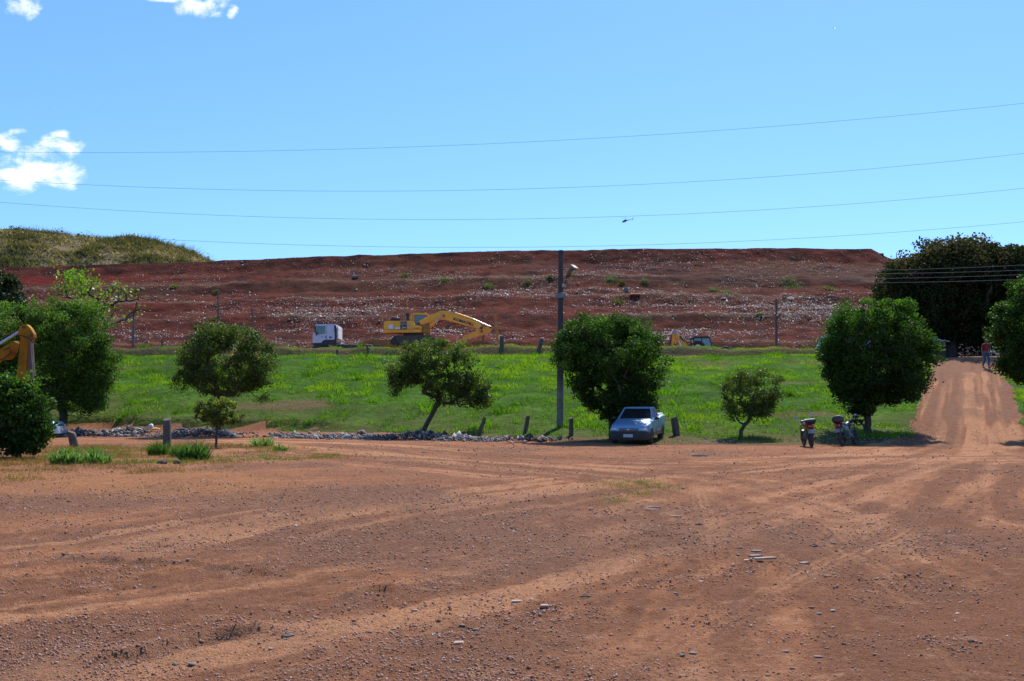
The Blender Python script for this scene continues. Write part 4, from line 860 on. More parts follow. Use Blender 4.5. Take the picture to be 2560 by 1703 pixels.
    if case == 'lid':
        c_ = MB(); c_.loft([[Vector((x_ * w_, -.74 + y_ * w_, z)) for x_, y_ in ((-.2, -.17), (.2, -.17), (.22, 0), (.19, .18), (-.19, .18), (-.22, 0))] for z, w_ in ((.92, .75), (1.0, .95), (1.06, 1.0), (1.08, .9))]); co = c_.build('top_case', BLK, root)
        MB().loft([[Vector((x_ * w_, -.74 + y_ * w_, z)) for x_, y_ in ((-.2, -.17), (.2, -.17), (.22, 0), (.19, .18), (-.19, .18), (-.22, 0))] for z, w_ in ((1.082, .95), (1.11, .8))]).build('lid', WHW, co)
    else:
        c_ = MB(); c_.loft([[Vector((.23 * w_ * math.cos(a) * (1 if math.cos(a) > 0 else 1), -.72 + .2 * w_ * math.sin(a), z)) for a in np.linspace(0, 2 * math.pi, 16, endpoint=False)] for z, w_ in ((.93, .6), (.98, .95), (1.06, 1.05), (1.16, 1.0), (1.22, .75), (1.24, .3))]); c_.build('top_case', pm('maroon_plastic', (.05, .02, .03), (.035, .015, .025), 4, .5), root, True)
    return root
g1_ = G(2037, 1119); moto((g1_.x + .02, g1_.y + .95, hz(g1_.x, g1_.y + .9)), R(-4), R(-5), 'dark red motorcycle seen from behind with a pale lid on its rack', RED, 'lid', RED, 'FRA 2815')
g2_ = G(2105, 1116); moto((g2_.x + .55, g2_.y + .75, hz(g2_.x + .4, g2_.y + .7)), R(-42), R(-9), 'motorcycle with a big maroon top case leaning in the tree shade', pm('tank_violet', (.09, .03, .05), (.06, .02, .04), 3, .35), 'case', pm('panel_blue', (.08, .15, .23), (.04, .08, .14), 5, .3), 'GIO 4073')  # both bikes' paints kept dark, tree shade put into their colours

# ================================================================== POLES, POSTS, WIRES
pb = G(1400, 1070); ptop = CH + (HY - 626) / FP * pb.y; hp = ptop - pb.z
pole = tag(empty('street_light_pole', pb, ry=R(0.3)), 'tall dark concrete pole with a street lamp rising beside the dense tree', 'street light')
CP2 = newmat('pole_concrete'); m, t, b = CP2; sp = t.nodes.new('ShaderNodeSeparateXYZ'); tcx = t.nodes.new('ShaderNodeTexCoord'); t.links.new(tcx.outputs['Object'], sp.inputs[0])
nzp = noise(t, 5, 5); wv_ = ramp(t, sp.outputs[2], 1.6, 2.6)
t.links.new(mix(t, ramp(t, nzp, .4, .65, 0, .5), mix(t, wv_, (.20, .18, .17), (.055, .048, .048)), (.05, .045, .045)), b.inputs['Base Color']); b.inputs['Roughness'].default_value = .9; bump(t, b, nzp, .3)
MB().tube([(0, 0, -.3), (0, 0, 2), (0, 0, hp)], [.175, .165, .115], 16).build('shaft', m, pole, True, 50)
zz = lambda py: CH + (HY - py) / FP * pb.y - pb.z
MB().tube([(0, 0, zz(633)), (0, 0, hp - .02)], .15, 16).build('cap', BLK, pole)
arm = MB().tube([(.12, -.12, zz(722)), (.2, -.25, zz(712)), (.30, -.38, zz(690))], .028, 8).build('lamp_arm', DRK, pole)
MB().box(.05, .25, -.25, -.08, zz(720), zz(712), .02).build('bracket', pm('galvanised', (.35, .36, .38)), pole)
axis = Vector((.42, -.25, .60)).normalized(); L0 = Vector((.28, -.36, zz(696)))
rot = axis.to_track_quat('Z', 'Y').to_matrix().to_4x4(); MM = Matrix.Translation(L0) @ rot
hd = MB(); hd.loft([[Vector((w_ * math.cos(a), .75 * w_ * math.sin(a), z)) for a in np.linspace(0, 2 * math.pi, 14, endpoint=False)] for z, w_ in ((0, .05), (.05, .11), (.28, .19), (.55, .21), (.62, .18))], M=MM)
hdo = hd.build('lamp_head', pm('rusty_lamp_shell', (.16, .09, .05), (.08, .05, .04), 6, .6), pole, True)
ln = MB(); ln.ball((0, 0, 0), .16, .1, .22, M=MM @ Matrix.Translation((0.03, -.09, .40))); ln.ball((0, 0, 0), .16, .1, .22, M=MM @ Matrix.Translation((.03, .09, .40))); ln.build('lamp_glass', pm('yellowed_glass', (.50, .42, .30), (.4, .33, .24), 6, .2), hdo, True)
MB().box(-.14, .28, -.14, .14, -.03, .03, .01, M=MM @ Matrix.Translation((-.05, 0, .64))).build('lamp_lid', pm('cream_lid', (.55, .5, .4)), hdo)
zc = zz(740); sg = MB(); sg.tube([(0, 0, zc - .14), (0, 0, zc + .14)], [.19, .19], 16); sg.box(-.24, .24, -.26, -.17, zc - .13, zc + .13, .03); sg.build('junction_box', pm('box_grey', (.17, .18, .21), (.12, .13, .15), 5, .6), pole)

def post(px, top, bot, wpx, lean_px, label, group, fn=None, name='wooden_post', y0=5):
    g_ = G(px, bot, fn, y0); h = (bot - top) / FP * g_.y; r = wpx / 2 / FP * g_.y
    V = []; n = 12; zs = [-.3, 0, h * .3, h * .6, h * .9, h]; lx_ = lean_px / FP * g_.y
    b = MB(); sd_ = random.random() * 9
    secs = [[Vector((lx_ * z / h + r * (1 - .12 * z / h) * (1 + .13 * math.sin(3 * a + sd_) + .06 * math.sin(7 * a + z * 3)) * math.cos(a), r * (1 + .1 * math.sin(2 * a + sd_)) * math.sin(a), z + (.05 * r / .15 * math.cos(a + sd_) if z == h else 0))) for a in np.linspace(0, 2 * math.pi, n, endpoint=False)] for z in zs]
    b.loft(secs); o = b.build(name, WOOD, None, True, 50); o.location = (g_.x, g_.y, g_.z); o.rotation_euler.z = 0
    return tag(o, label, 'post', group)
GP = 'short wooden posts along the foot of the bank'
post(1197, 1045, 1087, 10, 15, 'slanting wooden post at the right end of the rubble heap', GP)
post(1311, 1042, 1091, 11, 8, 'thin dark post standing between the rubble and the lamp pole', GP)
post(1428, 1045, 1092, 12, 0, 'upright short post just right of the lamp pole base', GP)
post(1692, 1046, 1091, 18, -7, 'thick grey post standing beside the parked pickup', GP)
GQ = 'stumpy wooden posts at the left of the yard'
post(418, 1048, 1120, 21, 0, 'tall thick dark post standing among the green clumps', GQ)
post(188, 1080, 1119, 21, -9, 'short brown stump leaning left beside the pale green clump', GQ)
GB = 'wooden posts along the top of the bank'
def topz(x, y): return H(x, y)
post(1254, 843, 876, 11, 0, 'upright grey post at the end of the trailer', GB, None, y0=78)
post(1347, 846, 880, 11, 9, 'grey post leaning right on top of the berm', GB, None, y0=78)
post(843, 875, 891, 6, -1, 'small pale stake in the grass below the truck', GB, None, y0=74)
post(921, 862, 881, 6, -4, 'small dark stake below the front of the trailer', GB, None, y0=74)
for (px, tp, bt, lb) in ((292, 850, 866, 'thin fence stake left of the tall thin mast on the bank'), (318, 852, 866, 'thin fence stake close beside the tall thin mast'), (352, 851, 866, 'thin fence stake right of the tall thin mast'), (405, 850, 868, 'thin fence stake midway between the mast and the hut')):
    post(px, tp, bt, 4, 0, lb, GB, None, y0=78)
def mast(px, tp, bt, wpx, label, Y=96.0):
    g_ = Pt(px, bt, Y); g_.z = 6.0; h = CH + (HY - tp) / FP * Y - 6.0
    o = MB().tube([(0, 0, -.2), (0, 0, h)], [wpx / 2 / FP * Y, wpx * .38 / FP * Y], 10).build('utility_pole', pm('mast_grey', (.13, .11, .11), (.07, .06, .06), 4, .9), None, True); o.location = g_
    return tag(o, label, 'utility pole', 'thin poles in front of the landfill')
mast(333, 778, 862, 7, 'thin weathered pole standing above the bank beside the sparse bare tree'); mast(1208, 790, 866, 6, 'thin pole standing just behind the excavator stick')
mast(630, 770, 862, 5, 'faint thin pole rising behind the broad round tree'); mast(545, 725, 840, 5, 'thin pole topped by a tuft on the left part of the slope')
mo = tag(empty('street_light_pole', (Pt(1941, 0, 91).x, 91, 6.0)), 'thin far pole with an angled lamp arm in front of the landfill', 'street light')
hh_ = CH + (HY - 748) / FP * 91 - 6.0; MB().tube([(0, 0, -.3), (0, 0, hh_)], [.13, .10], 10).build('shaft', WOOD, mo, True)
zz2 = lambda py: CH + (HY - py) / FP * 91 - 6.0
MB().tube([(0, -.1, zz2(790)), (.95, -.4, zz2(752))], .03, 6).build('lamp_arm', WHW, mo); MB().ball((1.15, -.5, zz2(747)), .33, .16, .12, M=None).build('lamp_head', WHW, mo, True)

# wires
WM = pm('wire_aluminium', (.10, .12, .15), (.08, .1, .13), 3, .6)
WM2 = pm('wire_pale', (.34, .32, .31), (.3, .28, .27), 3, .6)
def wire(pts, Y0, Y1, r, label, group, m=WM):
    pts = [(px * 1.0861, py * 1.0861) for px, py in pts]
    P_ = []
    for px, py in pts:
        Y = Y0 + (Y1 - Y0) * (px + 200) / 2960; P_.append(Pt(px, py, Y))
    co = np.polyfit([p.x for p in P_], [p.z for p in P_], 2); cy = np.polyfit([p.x for p in P_], [p.y for p in P_], 1)
    xs_ = np.linspace(P_[0].x - 12, P_[-1].x + 10, 60)
    o = MB().tube([(x, float(np.polyval(cy, x)), float(np.polyval(co, x))) for x in xs_], r, 5).build('power_line', m)
    return tag(o, label, 'power line', group)
GW = 'high power lines crossing the sky'
wire([(0, 350), (190, 351), (610, 348), (1100, 332), (1620, 303), (2357, 238)], 34, 34, .0045, 'topmost and faintest of the four wires in the sky', GW)
wire([(0, 413), (420, 436), (830, 442), (1320, 432), (1700, 408), (2357, 355)], 34, 34, .0045, 'second highest of the four wires crossing the sky', GW)
wire([(0, 465), (580, 500), (960, 506), (1600, 490), (2357, 434)], 34, 34, .0045, 'third wire down in the sky, passing just above the helicopter', GW)
wire([(0, 525), (420, 556), (840, 570), (1300, 566), (1760, 551), (2357, 512)], 34, 34, .0045, 'lowest of the four sky wires, skimming just above the hill crest', GW)
GV = 'pale low wires crossing in front of the giant tree'
for k, (ya, yb_, lb) in enumerate(((621, 610, 'uppermost pale wire in front of the giant dark tree'), (629, 622, 'second pale wire down in front of the giant dark tree'), (640, 632, 'third pale wire down in front of the giant dark tree'), (650, 643, 'lowest pale wire in front of the giant dark tree'))):
    wire([(1650, ya), (1850, ya + 1.5), (2050, ya + 1.5), (2200, (ya + yb_) / 2 + 1), (2360, yb_)], 62, 62, .010, lb, GV, WM2)

# ================================================================== HELICOPTER AND BIRDS
YH = 1000.0; sh = YH / FP / 39.2; H0 = Pt(1540 + 1000 / 39.2, 530 + 850 / 39.2, YH)
he = tag(empty('helicopter', H0), 'small dark helicopter flying left with its nose down above the hill', 'helicopter')
PH = lambda pts: [((x - 1000) * sh, (850 - y) * sh) for x, y in pts]
NV = pm('navy_paint', (.01, .025, .07), (.012, .03, .08), 1, .4)
def fus(pts_w): return [[Vector((x, w_ * math.cos(a), zc_ + h_ * math.sin(a))) for a in np.linspace(0, 2 * math.pi, 14, endpoint=False)] for x, zc_, h_, w_ in pts_w]
def st_(cx, top, bot, w_): x, z1_ = PH([(cx, top)])[0]; z0_ = PH([(cx, bot)])[0][1]; return (x, (z0_ + z1_) / 2, (z1_ - z0_) / 2, w_)
hb = MB().loft(fus([st_(550, 985, 1010, .1), st_(620, 930, 1022, .6), st_(700, 860, 1022, .85), st_(790, 800, 1010, .95), st_(880, 750, 980, .95), st_(1000, 745, 930, .8), st_(1080, 780, 880, .5), st_(1130, 795, 860, .3)])).build('fuselage', NV, he, True)
MB().loft(fus([st_(1110, 795, 865, .3), st_(1400, 735, 775, .18), st_(1620, 700, 740, .12)])).build('tail_boom', NV, he, True)
MB().prism(PH([(1585, 720), (1660, 540), (1695, 550), (1650, 700), (1680, 790), (1650, 795), (1590, 740)]), -.08, .08).build('tail_fin', NV, he)
MB().prism(PH([(690, 890), (740, 840), (790, 850), (770, 910), (710, 920)]), -.97, -.93).build('window', pm('heli_glass', (.15, .25, .45)), hb)
x, z = PH([(940, 700)])[0]; MB().cyl((x, 0, z), 'z', .15, 1.2, 8).build('rotor_mast', DRK, he)
for k in range(3):
    a = R(20 + 120 * k); MB().box(.2, 5.3, -.15, .15, -.02, .02, M=Matrix.Translation((x, 0, z + .6)) @ Matrix.Rotation(R(14), 4, 'Y') @ Matrix.Rotation(a, 4, 'Z')).build('rotor_blade', DRK, he)
for y in (-.9, .9): MB().tube([(*[PH([(650, 1080)])[0][0], y], PH([(650, 1080)])[0][1]), (PH([(1010, 985)])[0][0], y, PH([(1010, 985)])[0][1])], .06, 6).build('skid', DRK, he)
def bird(px, py, Y, sp_, lb, roll):
    r = tag(empty('bird', Pt(px, py, Y), R(30), roll), lb, 'bird', 'birds soaring in the sky')
    bm2 = MB(); bm2.ball((0, 0, 0), .07 * sp_, .22 * sp_, .06 * sp_); bm2.ball((0, .24 * sp_, .02), .04 * sp_, .05 * sp_, .04 * sp_); bm2.prism([(-.03 * sp_, -.2 * sp_), (.03 * sp_, -.2 * sp_), (.08 * sp_, -.38 * sp_), (-.08 * sp_, -.38 * sp_)], -.01, .01, 'z'); bm2.build('body', BLK, r)
    for s in (-1, 1): MB().loft([[Vector((s * .04 * sp_, .1 * sp_, 0)), Vector((s * .04 * sp_, -.1 * sp_, 0)), Vector((s * .04 * sp_, -.1 * sp_, .02))], [Vector((s * .3 * sp_, .13 * sp_, .09 * sp_)), Vector((s * .3 * sp_, -.08 * sp_, .09 * sp_)), Vector((s * .3 * sp_, -.08 * sp_, .10 * sp_))], [Vector((s * .56 * sp_, .04 * sp_, .12 * sp_)), Vector((s * .56 * sp_, -.03 * sp_, .12 * sp_)), Vector((s * .56 * sp_, -.03 * sp_, .13 * sp_))]]).build('wing', BLK, r)
bird(2085, 71, 300, 1.3, 'dark soaring bird in the upper right of the sky', R(35)); bird(1029, 43, 420, 1.0, 'tiny bird near the top middle of the sky', R(20))
bird(242, 280, 420, 1.1, 'tiny bird above the white clouds at left', R(30)); bird(122, 270, 500, 1.0, 'tiniest bird at the far left above the clouds', R(10))

# ================================================================== BUILDINGS, FENCE, TARP
g_ = Pt(500, 870, 93)
ht = tag(empty('hut', (g_.x, 93, 5.9)), 'little white walled hut with a thin flat roof behind the bank', 'hut')
z1 = CH + (HY - 842) / FP * 93 - 5.9
MB().box(-.75, 3.0, 0, 2.6, -.1, z1, .01).build('wall', pm('hut_white', (.62, .66, .66), (.5, .54, .55), 2, .8), ht); MB().box(-1.3, 3.3, -.5, 2.9, z1 + .003, z1 + .10, .01).build('roof', pm('asbestos', (.12, .11, .11)), ht)
MB().box(.9, 1.7, -.03, -.003, 0, 1.5).build('door', pm('hut_door', (.2, .25, .3)), ht)
YF = 88.0; fz = hz(39, YF)
fe = tag(empty('board_fence', (Pt(2440, 0, YF).x, YF, fz - .1)), 'white board fence with dark posts at the top of the dirt ramp', 'fence')
for zc in (.32, .62, .92, 1.18):
    for x0 in (-2.6, -.98, .64, 2.26): MB().box(x0, x0 + 1.5, -.04, .0, zc - .075, zc + .075, .008).build('board', WHW, fe)
for x0 in (-2.66, -1.04, .58, 2.2, 3.82): MB().box(x0 - .1, x0 + .1, -.12, -.043, 0, 1.38, .01).build('post', BLK, fe)
gw = tag(empty('shed', (Pt(2490, 0, 92).x, 92, 6.0)), 'grey walled shed standing behind the white board fence', 'shed')
MB().box(-2.6, 5, 0, 4, -.2, 2.7, .01).build('wall', pm('shed_grey', (.17, .16, .18), (.13, .12, .14), 1.5, .9), gw); MB().box(-2.9, 5.3, -.4, 4.3, 2.703, 2.85).build('roof', DRK, gw)
YS = 76.0; ss = YS / FP / 9.065; S0 = Pt(2280 + 600 / 9.065, 888, YS); zg = hz(S0.x, YS)
def c4(cx, cy): return ((cx - 600) * ss, CH + (HY - (800 + cy / 9.065)) / FP * YS - zg)
tp = tag(empty('tarp_shelter', (S0.x, YS, zg)), 'low brown walled shelter under a crumpled white tarpaulin beside the ramp', 'shelter')
MB().prism([c4(*p) for p in [(-200, 470), (780, 470), (790, 860), (-200, 860)]], .05, 2.6, bev=.02).build('wall', pm('brown_board', (.06, .035, .03), (.04, .025, .02), 2, .9), tp)
n_ = 26; V = []; prof = np.array([(-150, 440), (0, 370), (200, 330), (290, 285), (370, 272), (430, 285), (540, 345), (610, 345), (660, 400), (700, 455), (740, 460), (840, 485)])
for j in range(12):
    for i in range(n_):
        cx = -150 + 990 * i / (n_ - 1); cy = np.interp(cx, prof[:, 0], prof[:, 1]); v = j / 11
        drop = (470 - cy) * (1 - math.sin(math.pi * min(1, v * 1.15))) * .9; cy2 = cy + max(0, drop) + 14 * math.sin(i * 1.9 + j * 1.3) + 6 * math.sin(i * 3.1 - j * 2.2)
        x, z = c4(cx, cy2); V.append((x, -.15 + 2.9 * v, z))
F_ = [(j * n_ + i, j * n_ + i + 1, (j + 1) * n_ + i + 1, (j + 1) * n_ + i) for j in range(11) for i in range(n_ - 1)]
to = np_mesh('tarpaulin', V, F_, pm('tarp_white', (.60, .61, .66), (.48, .49, .55), 4, .7), tp, True); md = to.modifiers.new('thick', 'SOLIDIFY'); md.thickness = .03

# ================================================================== MACHINE ARM AT THE LEFT
YA = 37.0; sa = YA / FP / 3.919; A0 = Pt(0, 0, YA)
za0 = hz(A0.x, YA)
def c5(cx, cy): return ((cx / 3.919) / FP * YA, CH + (HY - (780 + cy / 3.919)) / FP * YA - za0)
PL5 = lambda pts: [c5(*p) for p in pts]
ml = tag(empty('digger', (A0.x, YA, za0)), 'yellow digger at the left edge with its folded arm rising above a bush', 'digger')
YL3 = pm('faded_yellow', (0.36, 0.155, 0.006), (0.22, 0.09, 0.006), 1.6, .7, spec=.15)
bo = MB().prism(PL5([(200, 160), (235, 125), (275, 125), (310, 160), (345, 220), (345, 255), (322, 285), (300, 300), (268, 640), (180, 900), (120, 900), (175, 640), (215, 260), (190, 215)]), -.13, .13, bev=.015).build('stick', YL3, ml)
for p in ((252, 153), (320, 235)):
    x, z = c5(*p); MB().cyl((x, 0, z), 'y', .055, .34, 14).build('pin', DRK, bo)
MB().prism(PL5([(-400, 540), (-20, 395), (120, 305), (160, 285), (172, 300), (150, 400), (100, 465), (10, 470), (-20, 500), (-400, 700)]), -.18, .18, bev=.02).build('boom', YL3, ml)
a, c = c5(-60, 345), c5(195, 190); q = MB().tube([(a[0], 0, a[1]), (c[0], 0, c[1])], .045, 10).build('piston_rod', pm('polished_rod', (.45, .55, .75), (.4, .5, .7), 2, .25, metal=.7), ml, True)
a2 = c5(-420, 560); MB().tube([(a2[0], 0, a2[1]), (a[0] - .0, 0, a[1])], .075, 10).build('hydraulic_cylinder', BLK, ml, True)
MB().tube([(c5(160, 240)[0], -.16, c5(160, 240)[1]), (c5(230, 236)[0], -.2, c5(230, 232)[1]), (c5(300, 262)[0], -.2, c5(300, 258)[1]), (c5(375, 320)[0], -.16, c5(375, 322)[1])], .018, 6).build('hose', BLK, ml)
MB().tube([(c5(60, 380)[0], -.2, c5(60, 380)[1]), (c5(125, 345)[0], -.22, c5(125, 345)[1]), (c5(130, 400)[0], -.2, c5(130, 400)[1]), (c5(60, 470)[0], -.2, c5(60, 470)[1]), (c5(-60, 465)[0], -.2, c5(-60, 465)[1])], .016, 6).build('hose', BLK, ml)
q = MB(); q.prism(PL5([(300, 300), (328, 285), (345, 560), (352, 630), (300, 640), (280, 560)]), -.12, -.0, bev=.01); q.build('bucket_link', pm('rusty_link', (.14, .07, .05), (.09, .05, .04), 3, .7), ml)
MB().tube([(c5(322, 290)[0], -.15, c5(322, 290)[1]), (c5(360, 860)[0], -.15, c5(360, 860)[1])], .022, 8).build('rod', pm('rod_grey', (.3, .28, .27)), ml)
MB().prism(PL5([(100, 880), (370, 860), (390, 1000), (300, 1150), (150, 1150), (80, 1010)]), -.35, .35, bev=.03).build('bucket', DRK, ml)
MB().prism(PL5([(-1700, 500), (-600, 500), (-420, 700), (-420, 1150), (-1700, 1150)]), -.9, .9, bev=.08).build('body', YL3, ml)
MB().box(-3.6, -.2, -1.1, -.6, 0, .55, .1).build('track', DRK, ml); MB().box(-3.6, -.2, .6, 1.1, 0, .55, .1).build('track', DRK, ml)

# ================================================================== PERSON ON THE RAMP
pp = G(2465, 921, lambda x, y: H(x, y)); YPn = pp.y; sc = 72 / FP * YPn / 1.72
pr = tag(empty('person', pp, R(6)), 'person in a dark red shirt, jeans and cap walking down the dirt ramp', 'person')
SK = pm('skin', (.20, .10, .065), (.16, .08, .05), 10, .55); SHT = pm('maroon_shirt', (.22, .010, .022), (.15, .008, .018), 6, .85); JN = pm('blue_jeans', (.035, .09, .20), (.025, .06, .14), 8, .85)
def skin(name, verts, edges, radii, m, parent, root_i=0, sub=2):
    me = bpy.data.meshes.new(name); me.from_pydata([Vector(v) * sc for v in verts], edges, []); o = bpy.data.objects.new(name, me); COL.objects.link(o); o.parent = parent
    sk = o.modifiers.new('skin', 'SKIN'); lay = me.skin_vertices[0] if len(me.skin_vertices) else None
    if lay is None:
        b_ = bmesh.new(); b_.from_mesh(me); b_.verts.layers.skin.verify(); b_.to_mesh(me); b_.free(); lay = me.skin_vertices[0]
    for i, r in enumerate(radii):
        rr = (r, r) if isinstance(r, (int, float)) else r; lay.data[i].radius = (rr[0] * sc, rr[1] * sc); lay.data[i].use_root = (i == root_i)
    ss_ = o.modifiers.new('sub', 'SUBSURF'); ss_.levels = sub; ss_.render_levels = sub; me.materials.append(m)
    # bake so the result is plain mesh
    dg = bpy.context.evaluated_depsgraph_get(); nm = bpy.data.meshes.new_from_object(o.evaluated_get(dg)); o.modifiers.clear(); o.data = nm
    nm.polygons.foreach_set('use_smooth', [True] * len(nm.polygons)); return o
# facing -y (towards the camera); left foot forward
V = [(0, 0, .95), (0, 0, 1.12), (0, 0, 1.30), (0, 0, 1.42), (0, -.01, 1.50), (0, -.02, 1.58), (0, -.02, 1.66)]
E = [(0, 1), (1, 2), (2, 3), (3, 4), (4, 5), (5, 6)]; Rr = [(.14, .10), (.13, .10), (.16, .11), (.13, .09), (.052, .055), (.075, .09), (.07, .085)]
def add(chain, rad, frm):
    for v, r in zip(chain, rad): V.append(v); Rr.append(r); E.append((frm, len(V) - 1)); frm = len(V) - 1
    return frm
lh = add([(.09, -.02, .88), (.095, -.16, .50), (.09, -.14, .10), (.09, -.26, .05)], [.085, .055, .038, .035], 0)
rh = add([(-.09, .02, .88), (-.08, -.02, .50), (-.07, .22, .14), (-.07, .12, .06)], [.085, .055, .038, .035], 0)
wl = add([(.19, 0, 1.40), (.25, .02, 1.12), (.20, -.18, .98), (.17, -.24, .96)], [.055, .042, .032, .026], 3)
wr = add([(-.19, 0, 1.40), (-.27, .03, 1.12), (-.27, -.06, .88), (-.27, -.08, .83)], [.055, .042, .032, .026], 3)
for (wi, base, d_) in ((wl, Vector((.17, -.24, .96)), Vector((-.35, -.85, -.2)).normalized()), (wr, Vector((-.27, -.08, .83)), Vector((0, -.15, -1)).normalized())):
    sd_ = d_.cross(Vector((0, 0, 1)) if abs(d_.z) < .8 else Vector((1, 0, 0))).normalized()
    pm_ = base + d_ * .07; pi = add([tuple(pm_)], [(.03, .018)], wi)
    for k, L in enumerate((.07, .08, .075, .06)):
        o_ = sd_ * (k - 1.5) * .02; c_ = Vector((0, -.012, 0))
        add([tuple(pm_ + o_ + d_ * L * .5), tuple(pm_ + o_ + d_ * L + c_)], [.0095, .008], pi)
    add([tuple(base + d_ * .03 + sd_ * .035), tuple(base + d_ * .07 + sd_ * .05)], [.011, .009], wi)
pbod = skin('body', V, E, Rr, SK, pr)
skin('shirt', [(0, 0, .93), (0, 0, 1.10), (0, 0, 1.30), (0, 0, 1.43), (.19, 0, 1.40), (.225, .01, 1.22), (-.19, 0, 1.40), (-.23, .015, 1.22)], [(0, 1), (1, 2), (2, 3), (3, 4), (4, 5), (3, 6), (6, 7)], [(.165, .12), (.16, .125), (.185, .13), (.13, .10), .075, .068, .075, .068], SHT, pbod)
skin('jeans', [(0, 0, .98), (.09, -.02, .88), (.095, -.16, .50), (.09, -.135, .12), (-.09, .02, .88), (-.08, -.02, .50), (-.07, .22, .16)], [(0, 1), (1, 2), (2, 3), (0, 4), (4, 5), (5, 6)], [(.145, .11), .105, .075, .062, .105, .075, .062], JN, pbod)
for (x, y, z) in ((.09, -.24, .045), (-.07, .14, .05)): q = MB(); q.M = Matrix.Scale(sc, 4); q.ball((x, y, z), .05, .13, .045); q.build('shoe', BLK, pbod, True)
q = MB(); q.M = Matrix.Scale(sc, 4); q.ball((0, -.015, 1.685), .088, .10, .065); q.ball((0, -.11, 1.665), .07, .08, .012); q.build('cap', pm('cap_grey', (.08, .085, .085)), pbod, True)
q = MB(); q.M = Matrix.Scale(sc, 4); q.ball((0, -.118, 1.60), .012, .018, .018, sub=1); q.build('nose', SK, pbod, True)
for s in (-1, 1): q = MB(); q.M = Matrix.Scale(sc, 4); q.ball((s * .08, -.02, 1.61), .012, .02, .028, sub=1); q.build('ear', SK, pbod, True)
for s in (-1, 1): q = MB(); q.M = Matrix.Scale(sc, 4); q.ball((s * .032, -.108, 1.625), .012, .008, .007, sub=1); q.build('eye', BLK, pbod)
q = MB(); q.M = Matrix.Scale(sc, 4); q.ball((0, -.108, 1.555), .025, .008, .006, sub=1); q.build('mouth', pm('lip', (.15, .05, .04)), pbod)
q = MB(); q.M = Matrix.Scale(sc, 4)
for k in range(5): q.tube([(-.02 + .01 * k, -.33 + .01 * k, .94 - .01 * k), (.2, -.31, .965 + .008 * k), (.46, -.25 + .02 * k, .93 + .02 * k)], .013, 6)
hl = q.build('bundle_of_sticks', pm('pale_green_stick', (.42, .46, .25), (.3, .34, .16), 6, .7)); hl.location = pp; hl.rotation_euler = (0, 0, R(6)); tag(hl, 'bundle of pale green sticks held at the waist by the walking person', 'sticks')

# ================================================================== STONES, PLANKS AND ODD THINGS
def rockmesh(name, r, m, seed, fl=.6, sx_=1.0):
    b_ = bmesh.new(); bmesh.ops.create_icosphere(b_, subdivisions=3, radius=1); rg = np.random.default_rng(seed)
    for v in b_.verts:
        p = v.co; f = 1 + .28 * float(vn(p.x * 1.6 + seed, p.y * 1.6 + p.z * 1.3, seed)) * 2 + .10 * float(vn(p.x * 5 + seed, p.y * 5 - p.z * 4, seed + 1)) * 2
        v.co = Vector((p.x * f * r * sx_, p.y * f * r, max(p.z, -.4) * f * r * fl))
    me = bpy.data.meshes.new(name); b_.to_mesh(me); b_.free(); me.materials.append(m); me.polygons.foreach_set('use_smooth', [True] * len(me.polygons)); me.set_sharp_from_angle(angle=R(32))
    o = bpy.data.objects.new(name, me); COL.objects.link(o); return o
RK1 = pm('brown_rock', (.24, .11, .075), (.13, .065, .05), 9, .9, bmp=.6, bs=30); RK2 = pm('grey_rock', (.19, .15, .135), (.11, .085, .075), 9, .9, bmp=.6, bs=30); RK3 = pm('white_rock', (.46, .39, .33), (.34, .27, .22), 9, .9, bmp=.5, bs=30)
def rock(px, py, wpx, m, lb, fl=.55, sx_=1.3):
    X, Y = yp(px, py); o = rockmesh('stone', wpx / 2 / FP * Y / sx_, m, int(px + py), fl, sx_); o.location = (X, Y, float(Hfine(np.array([X]), np.array([Y]))[0]) + .005); o.rotation_euler.z = random.uniform(-.4, .4)
    tag(o, lb, 'stone', 'loose stones lying on the dirt yard')
k1 = 1 / 1.8414
def cl(x, y): return (x * k1, 1100 + y * k1)
def cr(x, y): return (1280 + x * k1, 1100 + y * k1)
